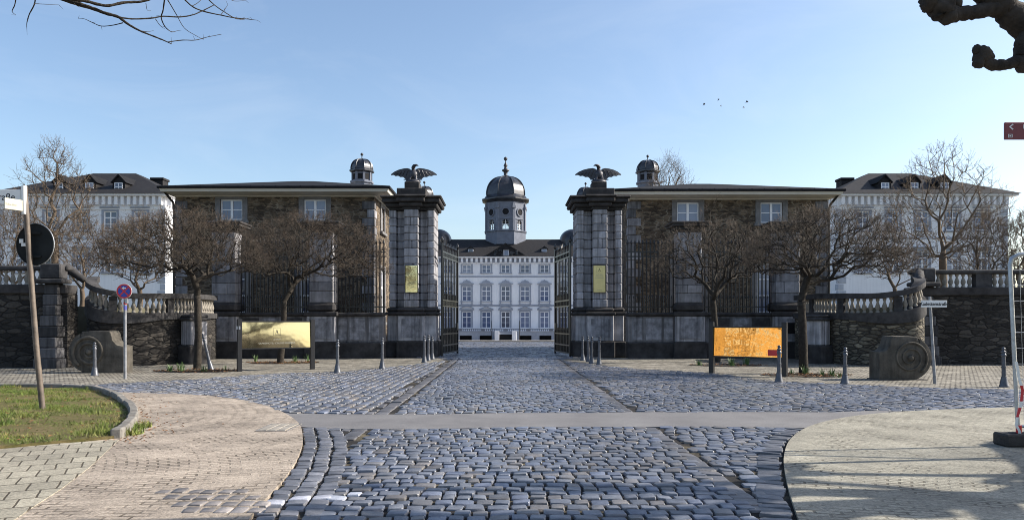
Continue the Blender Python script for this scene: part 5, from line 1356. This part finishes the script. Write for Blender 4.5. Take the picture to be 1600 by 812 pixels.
board('l', pL1, pL2, 1.70, .76, 1.60, 'gold_flat', 'gold board with boxed letter A on black posts, left of the gate', True, 2.15)
pR1, pR2 = G(1112, 584), G(1226, 589)
board('r', pR1, pR2, 1.60, .57, 1.43, 'gold_wavy', 'crumpled gold board between black posts under the right trees', False, 2.0)
# small paper on the left board's post
a = MB(); x, y = pL1; a.box(x-.06, x+.05, y-.078, y-.0715, 1.37, 1.47); tag(a.build('paper_tag', 'signwhite', off=(x, y-.07, 1.37), loc=(x, y-.07, 1.37)), 'small pale paper tag stuck on the left post of the gold board', 'tag')

# ------------------------------------------------------------------ carved volute stones
def volute(px0, px1, top, base, s, label):
    xa, y = G(px0, base); xb, _ = G(px1, base); k = y/F; w = xb-xa; h = (base-top)*k; V = thing('volute_stone', label, 'carved stone', ((xa+xb)/2, y, 0), group='carved spiral stones')
    # outline, spiral on the right (mirrored when s < 0): block with a shoulder and a notch
    R = h*.50; cx = w/2-R*.98; cz = R
    out = [(-w/2, 0.0)]
    for i in range(0, 15):
        a_ = -PI/2+i*(PI*.86)/14; out.append((cx+R*math.cos(a_), cz+R*math.sin(a_)))
    out += [(cx+R*.42, h*.88), (cx+R*.36, h*.985), (cx, h), (-w*.24, h), (-w*.27, h*.95), (-w*.30, h*.78), (-w*.37, h*.68), (-w*.5, h*.64)]
    out[0] = (-w/2, 0)
    out = [(s*x, z) for x, z in out]
    if s < 0: out = out[::-1]
    me = bpy.data.meshes.new('block'); bm = bmesh.new(); D = .62
    vs = [bm.verts.new((x, 0, z)) for x, z in out]; f = bm.faces.new(vs); r = bmesh.ops.extrude_face_region(bm, geom=[f]); bmesh.ops.translate(bm, verts=[v for v in r['geom'] if isinstance(v, bmesh.types.BMVert)], vec=(0, D, 0))
    bmesh.ops.bevel(bm, geom=[e for e in bm.edges if abs(e.verts[0].co.y-e.verts[1].co.y) < .01], offset=.05, segments=2, affect='EDGES', profile=.6)
    bmesh.ops.recalc_face_normals(bm, faces=bm.faces); bm.to_mesh(me); bm.free(); me.materials.append(MT['volute']); me.polygons.foreach_set('use_smooth', [True]*len(me.polygons)); me.set_sharp_from_angle(angle=math.radians(35))
    o = bpy.data.objects.new('block', me); COL.objects.link(o); o.parent = V
    sp = MB(); pts = []; rr = []
    for i in range(70):
        t_ = i/69; a_ = -PI*.3+t_*2.35*2*PI; r_ = R*(.80-.66*t_); pts.append((s*(cx+r_*math.cos(a_)), -.012, cz*1.02+r_*math.sin(a_))); rr.append(R*(.085-.035*t_)*(.6 if s > 0 else 1))
    sp.tube(pts, rr, 8); M1 = Matrix.Translation((s*cx, -.01, cz*1.02)) @ Matrix.Rotation(PI/2, 4, 'X'); sp.lathe([(R*.13, -.05), (R*.13, .05), (R*.08, .08)], 12, (0,0,0), 0, 0, M1)
    sp.build('spiral', 'volute', V, off=(0,0,0), smooth=True)
    if s > 0:
        b = MB(); b.box(-w*.52, w*.40, -.05, D+.05, -.03, .03, 0, .01); b.build('base_slab', 'soot', V, off=(0,0,0))
    return V
volute(107, 193, 517, 583, -1, 'brownish carved stone with a sharp spiral, behind the no-stopping sign')
volute(1374, 1456, 525, 594, 1, 'dark carved stone block with worn spiral beside the street name post')

# ------------------------------------------------------------------ signs
def arc_disc(mb, c, r0, r1, y0, y1, m=0, n=28, a0=0, a1=2*PI):
    x, z = c; vs = []; fs = []
    k = n
    for i in range(k+1):
        a_ = a0+(a1-a0)*i/k
        for r_, y_ in ((r0, y0), (r1, y0), (r1, y1), (r0, y1)): vs.append((x+r_*math.cos(a_), y_, z+r_*math.sin(a_)))
    for i in range(k):
        for j in range(4): fs.append((i*4+j, i*4+(j+1) % 4, (i+1)*4+(j+1) % 4, (i+1)*4+j))
    return mb.add(vs, fs, m)
# no stopping sign
x, y = G(195.5, 592); k = y/F; N = thing('no_stopping_sign', 'round red and blue no-stopping sign on a grey post by the left carved stone', 'road sign', (x, y, 0), math.radians(6), local=True)
zc = EYE+(HY-455)*k; R = 11.6*k
a = MB(); a.lathe([(.042, -.03), (.040, zc+R*.5)], 12); a.build('post', 'postgrey', N, smooth=True, auto=40)
a = MB(); a.lathe([(R, -.075), (R, -.060), (R*.98, -.055)], 32, (0,0,0), 0, 0, Matrix.Translation((0, 0, zc)) @ Matrix.Rotation(-PI/2, 4, 'X') @ Matrix.Scale(1, 4)) if False else arc_disc(a, (0, zc), .001, R, -.075, -.06); d = a.build('disc', 'signwhite', N)
a = MB(); arc_disc(a, (0, zc), .001, R*.80, -.077, -.0755); a.build('blue_field', 'blue', d, off=(0,0,0))
a = MB(); arc_disc(a, (0, zc), R*.78, R*.97, -.080, -.0775)
for sg in (-1, 1):
    M1 = Matrix.Translation((0, 0, zc)) @ Matrix.Rotation(sg*PI/4, 4, 'Y'); a.box(-R*.80, R*.80, -.0795-.001*sg, -.0782-.001*sg, -R*.09, R*.09, 0, 0, M1)
a.build('red_ring', 'red', d, off=(0,0,0))
a = MB(); a.prism([(-R*.30, zc+R*.42), (-R*.05, zc+R*.62), (-R*.05, zc+R*.50), (R*.25, zc+R*.50), (R*.25, zc+R*.34), (-R*.05, zc+R*.34), (-R*.05, zc+R*.22)], -.083, -.0815, 'xz'); a.build('arrow', 'signwhite', d, off=(0,0,0))
a = MB(); a.lathe([(.043, zc-R*1.75), (.043, zc-R*1.45)], 12); a.build('sticker', 'red', N); a = MB(); a.lathe([(.043, zc-R*2.5), (.043, zc-R*1.95)], 12); a.build('sticker', 'bluesign', N)
a = MB(); a.box(.02, .07, -.055, .05, zc-R*1.6, zc-R*1.0); a.build('bracket', 'steel', N)

# street name sign on the right
x, y = G(1461, 600); k = y/F; N = thing('street_name_sign', 'white street name plate reading Kadettenstraße on a slim post', 'street sign', (x, y, 0), 0, local=True)
tx = (1452.5-1461)*k; zt = EYE+(HY-463)*k
a = MB(); a.tube([(0, 0, -.03), (tx*.12, 0, .25), (tx, 0, zt)], [.04, .04, .034], 10); a.build('post', 'postgrey', N, smooth=True, auto=40)
zc = EYE+(HY-474.5)*k; xc = (1457.5-1461)*k; w = 20*k; h = 5.4*k
a = MB(); a.box(xc-w, xc+w, -.065, -.045, zc-h, zc+h, 0, .004); d = a.build('plate', 'signwhite', N)
inst('lettering', text_mesh('Kadettenstraße', .118, 'ink', .002, 'CENTER', .003), d, (xc, -.0655, zc-.005))

# leaning sign pole on the verge
x, y = G(67, 645); k = y/F; N = thing('sign_pole', 'leaning rusty pole with a round sign seen from behind and two street plates', 'sign post', (x, y, .06), 0, local=True)
X_ = lambda px: (px-CX)*k-x; Z_ = lambda py: EYE+(HY-py)*k-.06
a = MB(); a.tube([(0, 0, -.05), (X_(57), 0, Z_(545)), (X_(45), 0, Z_(390)), (X_(38.5), 0, Z_(292))], [.050, .047, .045, .043], 14); a.build('pole', 'pole', N, smooth=True, auto=40)
a = MB(); a.tube([(X_(39.5)+.0, -.012, Z_(335)), (X_(38.2), -.012, Z_(291))], [.048, .048], 12); a.build('painted_lit_top', 'signwhite', N, smooth=True, auto=40)  # white sleeve paints in the sunlit look of the pole top
R = 33*k; cx_, cz_ = X_(49.5), Z_(381); rot = Matrix.Translation((cx_, .11, cz_)) @ Matrix.Rotation(math.radians(-9), 4, 'Z') @ Matrix.Rotation(PI/2, 4, 'X')
a = MB(); a.lathe([(R*1.0, .0), (R*1.0, .02), (R*.97, .024), (R*.95, .008), (.01, .006)], 40, (0,0,0), 0, 0, rot); d = a.build('round_sign', 'signback', N, smooth=True, auto=30)
a = MB(); a.lathe([(R*1.015, -.004), (R*1.015, .012), (R*.985, .012), (R*.985, -.004)], 40, (0,0,0), 0, 0, rot, cap=False); a.build('rim', 'steel', d, off=(0,0,0))
a = MB(); Ms = rot @ Matrix.Identity(4)
for (u0, u1, v0, v1) in ((-.17, -.09, .03, .10), (-.13, -.03, -.03, .028)): a.box(u0-.13, u1-.13, v0, v1, .026, .030, 0, 0, Ms)
a.build('sticker', 'signwhite', d, off=(0,0,0))
for zz_ in (.2, -.22):
    a = MB(); a.box(-.12+cx_, .12+cx_, .05, .10, cz_+zz_-.02, cz_+zz_+.02); a.build('bracket', 'signback', N)
def plate(x0, x1, z0, z1, yaw, mat, txt, tmat, tsize, label, px0, dy):
    M1 = Matrix.Translation((px0, dy, 0)) @ Matrix.Rotation(yaw, 4, 'Z'); a = MB(); a.box(x0, x1, -.012, .012, z0, z1, 0, .004); me = a.mesh('street_plate', mat); o = inst('street_plate', me, N, (px0, dy, 0), yaw); o['label'] = label
    inst('lettering', text_mesh(txt, tsize, tmat, .002, 'RIGHT', .001), o, (x1-.09, -.0125, (z0+z1)/2-.01))
plate(-.78, -.06, Z_(319), Z_(296.5), 0.0, 'signwhite', 'straße', 'ink', .17, 'shaded plate ending in raße', X_(39)-.0, -.02)
M_ = None
plate(-.36, -.04, Z_(331), Z_(314), math.radians(68), 'signcream', 'Schloßstr.', 'inkgrey', .055, 'sunlit cream plate with worn lettering', X_(41), -.05)

# brown direction sign at the right edge
Yb = 9.0; x0, _, z1 = W(1563, 194, Yb); x1, _, z0 = W(1700, 220.5, Yb); xp = x1-.1
N = thing('direction_sign', 'red brown direction sign with white arrow cut off at the right edge', 'direction sign', (xp, Yb, 0), 0, local=True)
a = MB(); a.lathe([(.05, -.03), (.045, z1+.15)], 12); a.build('post', 'steel', N, smooth=True, auto=40)
a = MB(); a.box(x0-xp, x1-xp, -.085, -.055, z0, z1, 0, .006); d = a.build('panel', 'brown', N)
t_ = .007; zc = (z0+z1)/2+.045
a = MB()
for q in (1, -1): a.prism([(x0-xp+.045, zc), (x0-xp+.085, zc+q*.035), (x0-xp+.098, zc+q*.026), (x0-xp+.064, zc)], -.0885, -.0865, 'xz')
xs_, zs_ = x0-xp+.035, z0+.02
for (u0, u1, v0, v1) in ((0, .05, .034, .04), (0, .05, 0, .006), (0, .006, .006, .034), (.044, .05, .006, .034), (.015, .035, .012, .026)): a.box(xs_+u0, xs_+u1, -.0885, -.0865, zs_+v0, zs_+v1)
a.build('arrow', 'signwhite', d, off=(0,0,0))
inst('lettering', text_mesh('Ra', .07, 'signwhite', .002, 'LEFT'), d, (x0-xp+.205, -.087, zc))

# mobile site fence with rubber foot
Yf = 9.75; xb, _, _ = W(1592, 672, Yf); N = thing('site_fence', 'galvanised mobile site fence panel with red and white tape at the right edge', 'fence panel', (xb, Yf, 0), 0, local=True)
zt = EYE+(HY-397)/F*Yf; xt = (1577-1592)/F*Yf; r = .026; Lf = 3.2
a = MB(); pts = [(0, 0, .08), (xt*.5, 0, zt*.5), (xt*.93, 0, zt-.14), (xt*.9+.02, 0, zt-.05), (xt*.6+.07, 0, zt-.005), (xt+.2, 0, zt), (Lf-.12, -.5, zt), (Lf-.04, -.53, zt-.04), (Lf, -.55, zt-.14), (Lf+.1, -.55, .08)]
a.tube(pts, r, 10); b = MB(); b.tube([(-.0, 0, .28), (Lf+.08, -.55, .28)], .018, 8); b.build('rail', 'steel', N); a.build('frame', 'steel', N, smooth=True, auto=50)
a = MB()
for i in range(1, 34):
    q_ = i/34; a.tube([(xt*.3+Lf*q_, -.55*q_, .28), (xt*.8+Lf*q_, -.55*q_, zt)], .0022, 4)
for i in range(1, 11):
    z = .28+(zt-.28)*i/11; xx = xt*z/zt; a.tube([(xx, 0, z), (Lf+.04, -.55, z)], .003 if i % 3 else .005, 4)
a.build('wire_mesh', 'steel', N)
a = MB(); a.box(.07, .55, -.06, -.045, zt-.29, zt-.15); a.build('blue_plate', 'bluesign', N)
a = MB()
def ribbon_tape(pts, w, cols):
    for i in range(len(pts)-1):
        p, q_ = pts[i], pts[i+1]; vs = [(p[0]-w, p[1], p[2]), (p[0]+w, p[1]-.01, p[2]), (q_[0]+w, q_[1]-.01, q_[2]), (q_[0]-w, q_[1], q_[2])]; a.add([*vs], [(0,1,2,3)], cols[i % len(cols)])
ribbon_tape([(-.06, -.035, 1.10), (-.04, -.04, 1.0), (-.03, -.035, .92), (.0, -.04, .80), (.02, -.035, .74), (-.0, -.04, .60), (-.01, -.035, .52), (-.05, -.04, .40), (-.06, -.035, .30), (-.02, -.04, .22), (-.01, -.035, .12), (.0, -.04, .07)], .015, (1, 1, 1, 0, 0, 1, 0, 1, 1, 1, 0))
a.build('barrier_tape', ['red', 'signwhite'], N, fixn=False)
FT = thing('fence_weight', 'black rubber block foot holding up the site fence', 'fence weight', (xb, Yf, .035), 0, local=True)
a = MB(); w0 = (1562-1592)/F*Yf; a.box(w0, w0+.78, -.15, .15, 0, .16, 0, .02); a.build('block', 'rubber', FT)
a = MB()
for x_ in (-.12, -.02, .12, .26): a.box(w0+.26+x_, w0+.26+x_+.06, -.05, .05, .161, .163)
a.build('painted_hole', 'dk', FT)  # thin dark patches painted for the shade inside the holes
# tape lying over the foot: short vertical socket
a = MB(); a.tube([(0, 0, .12), (0, 0, .16), (-.002, 0, .26)], .034, 10); a.build('socket', 'red', FT)

# ------------------------------------------------------------------ planting at the tree feet
def clump(px, py, label, n=26, h=.26, group=None):
    x, y = G(px, py); a = MB(); rnd = random.Random(int(px*7+py))
    for i in range(n):
        an = rnd.uniform(0, 2*PI); l = h*rnd.uniform(.6, 1.1); o = rnd.uniform(.0, .12); b = rnd.uniform(.1, .55); w = rnd.uniform(.007, .012); ux, uy = math.cos(an), math.sin(an); px_, py_ = -uy*w, ux*w
        pts = [(ux*(o+b*l*t_*t_), uy*(o+b*l*t_*t_), l*t_*(1-.18*t_*b*2)) for t_ in (0, .45, .8, 1.0)]; a.ct = rnd.uniform(.6, 1.3)
        vs = []
        for j, p in enumerate(pts):
            ww = (1, .9, .6, .1)[j]; vs += [(p[0]-px_*ww, p[1]-py_*ww, p[2]), (p[0]+px_*ww, p[1]+py_*ww, p[2])]
        a.add(vs, [(0,1,3,2), (2,3,5,4), (4,5,7,6)])
    tag(a.build('daffodil_clump', 'leafg', loc=(x, y, .01), off=(0,0,0), fixn=False), label, 'plant', group or 'daffodil clumps under the trees')
for px, py, n, h, lab in ((266, 581, 34, .28, 'broad daffodil clump at the left edge of the bed by the leaning bollard'), (283, 580, 40, .32, 'daffodil clump just left of the tree trunk near the leaning bollard'), (318, 581, 30, .28, 'daffodil clump between the tree trunk and the leaning bollard'), (352, 578, 10, .2, 'small sparse daffodil tuft between the leaning bollard and the gold board'),
        (399, 565, 20, .30, 'daffodil clump below the left part of the gold board'), (416, 567, 9, .075, 'tiny daffodil tuft under the gold board'), (461, 566, 28, .3, 'daffodil clump right of the trunk below the left gold board'), (481, 565, 16, .32, 'daffodil clump by the right post of the left gold board'),
        (1092, 571, 28, .25, 'low daffodil clump left of the post of the crumpled gold board'), (1143, 572, 44, .33, 'daffodil clump under the middle of the crumpled gold board'), (1166, 570, 48, .36, 'fullest daffodil clump under the crumpled gold board'),
        (1259, 585, 30, .34, 'daffodil clump at the foot of the dense broad-crowned tree'), (1236, 585, 12, .22, 'sparse daffodil tuft right beside the right black post'), (1285, 587, 20, .26, 'daffodil clump mid bed right of the dense tree'), (1300, 588, 26, .3, 'daffodil clump in the bed near the bollard'), (1311, 590, 14, .22, 'small daffodil tuft touching the bollard right of the dense tree')):
    clump(px, py, lab, n, h)
def bed(px, py, rx, ry, n, name_z, lab):
    x, y = G(px, py); pl = [(x+rx*math.cos(t_)*(1+.12*math.sin(3*t_+px)), y+ry*math.sin(t_)*(1+.12*math.cos(4*t_))) for t_ in [2*PI*i/24 for i in range(24)]]
    sheet('soil_bed', pl, .020, 'joint'); a = MB(); rnd = random.Random(int(px))
    for i in range(n):
        r_ = math.sqrt(rnd.random()); t_ = rnd.uniform(0, 2*PI); cx_, cy_ = x+rx*1.1*r_*math.cos(t_), y+ry*1.15*r_*math.sin(t_); s_ = rnd.uniform(.02, .05); b = rnd.uniform(0, 6.3); zz_ = .024+rnd.uniform(0, .03)
        a.ct = rnd.uniform(.5, 1.4); a.add([(cx_+s_*math.cos(b), cy_+s_*math.sin(b), zz_), (cx_+s_*.6*math.cos(b+1.6), cy_+s_*.6*math.sin(b+1.6), zz_+.02), (cx_-s_*math.cos(b), cy_-s_*math.sin(b), zz_), (cx_+s_*.6*math.cos(b-1.6), cy_+s_*.6*math.sin(b-1.6), zz_+.008)], [(0,1,2,3)])
    tag(a.build('leaf_litter', 'litter', fixn=False), lab, 'leaves', kind='stuff')
bed(312, 580, 1.35, .75, 320, 0, 'fallen brown leaves round the tree by the leaning bollard'); bed(440, 567, 1.35, .8, 420, 0, 'fallen brown leaves beneath the left gold board')
bed(1137, 571, 1.3, .9, 160, 0, 'fallen leaves beneath the crumpled gold board'); bed(1262, 587, 1.25, .75, 420, 0, 'fallen brown leaves round the dense broad-crowned tree')

# birds
for px, py, Y, sp, lab in ((1100, 164, 60, .075, 'tiny dark bird in the sky, leftmost of the loose flock'), (1122.5, 156.5, 62, .075, 'tiny dark bird in the sky, highest of the flock'), (1126.5, 166, 60, .065, 'tiny dark bird just below the highest bird'), (1162, 168.5, 64, .055, 'faintest tiny bird at the lower right of the flock'), (1167, 160, 64, .07, 'tiny dark bird at the right end of the flock'), (1511, 250, 55, .09, 'single dark bird right of the tall bare tree top')):
    x, y, z = W(px, py, Y); a = MB(); rnd = random.Random(int(px)); f = rnd.uniform(.1, .3)
    a.tube([(-.02, .18, 0), (0, .08, .01), (0, -.05, .01), (0, -.12, .0), (0, -.16, -.01)], [.006, .016, .018, .01, .004], 8)
    for sg in (-1, 1): a.add([(0, .07, .015), (sg*sp*.55, .04, .02+f*.5), (sg*sp, -.06, f*.3), (sg*sp*.5, -.09, f*.4), (0, -.08, .015), (0, .07, .0), (sg*sp*.55, .04, .008+f*.5), (sg*sp, -.06, f*.3-.008), (sg*sp*.5, -.09, f*.4-.012), (0, -.08, .0)], [(0,1,2,3,4), (5,6,7,8,9), (0,1,6,5), (1,2,7,6), (2,3,8,7), (3,4,9,8)])
    o = a.build('flying_bird', 'ink', off=(0,0,0), loc=(x, y, z), rotz=rnd.uniform(-1, 1)); tag(o, lab, 'bird', 'birds in the sky')

# ------------------------------------------------------------------ invented street behind the camera, placed to reflect in the gold plates
def house(x, y, w, d, h, rh, mat, label, face):
    H = thing('invented_house', label, 'house', (x, y, 0), group='houses invented for reflections behind the viewer')
    a = MB(); n_ = [(i*2.6+.8, i*2.6+1.9, z, z+1.4) for i in range(int((w if face == 'n' else d)/2.6)) for z in ((.9, 3.6) if h > 5 else (.9,))]
    a.wall((-w/2, d), (1, 0), w, 0, h, n_ if face == 'n' else [], (0, -1), .2); a.wall((-w/2, 0), (0, 1), d, 0, h, [], (1, 0)); a.wall((w/2, 0), (0, 1), d, 0, h, n_ if face == 'e' else [], (-1, 0), .2); a.box(-w/2, w/2, -.1, 0, 0, h); a.box(-w/2+.5, w/2-.5, .5, d-.5, 0, h-.1); a.build('wall', mat, H, off=(0,0,0))
    for o_ in n_:
        c_ = (o_[0]+o_[1])/2
        window(H, (-w/2+c_, d, o_[2]) if face == 'n' else (w/2, c_, o_[2]), PI if face == 'n' else PI/2, 1.1, 1.4, .12, None, ('x', 1, 1), True, 'trim')
    r = MB(); r.add([(-w/2-.4, -.5, h), (w/2+.4, -.5, h), (w/2+.4, d+.5, h), (-w/2-.4, d+.5, h), (-w/2-.4, d/2, h+rh), (w/2+.4, d/2, h+rh)], [(0,1,5,4), (2,3,4,5), (1,2,5), (3,0,4), (3,2,1,0)]); r.build('roof', 'slate', H, off=(0,0,0))
house(37.5, -16, 7, 6, 2.6, 1.9, 'cream', 'low cream house invented for reflections, behind the viewer on the right', 'n'); house(-41, -8, 11, 10, 6.0, 3.4, 'ochre', 'tall ochre house invented for reflections, behind the viewer on the left', 'e')
for i, (x, y, zc, r_) in enumerate(((28.5, -7.5, 4.6, 2.6), (-31, .8, 4.2, 2.8))):  # trees invented so their branches show in the gold boards
    rng = np.random.default_rng(60+i); tree('bare_tree', ('bare tree invented for reflections, behind the viewer on the right', 'bare tree invented for reflections, behind the viewer on the left')[i], 'tree', (x, y, 0), [(x, y, -.05), (x, y, 1.0), (x+.1, y, 2)], egg_targets(rng, (x, y, zc), r_, 2.6, 110), .2, .018, 2, (.3, .8), BGM, 'trees invented for reflections behind the viewer', 60+i, .4, .03, .5, .42, .3, .012)
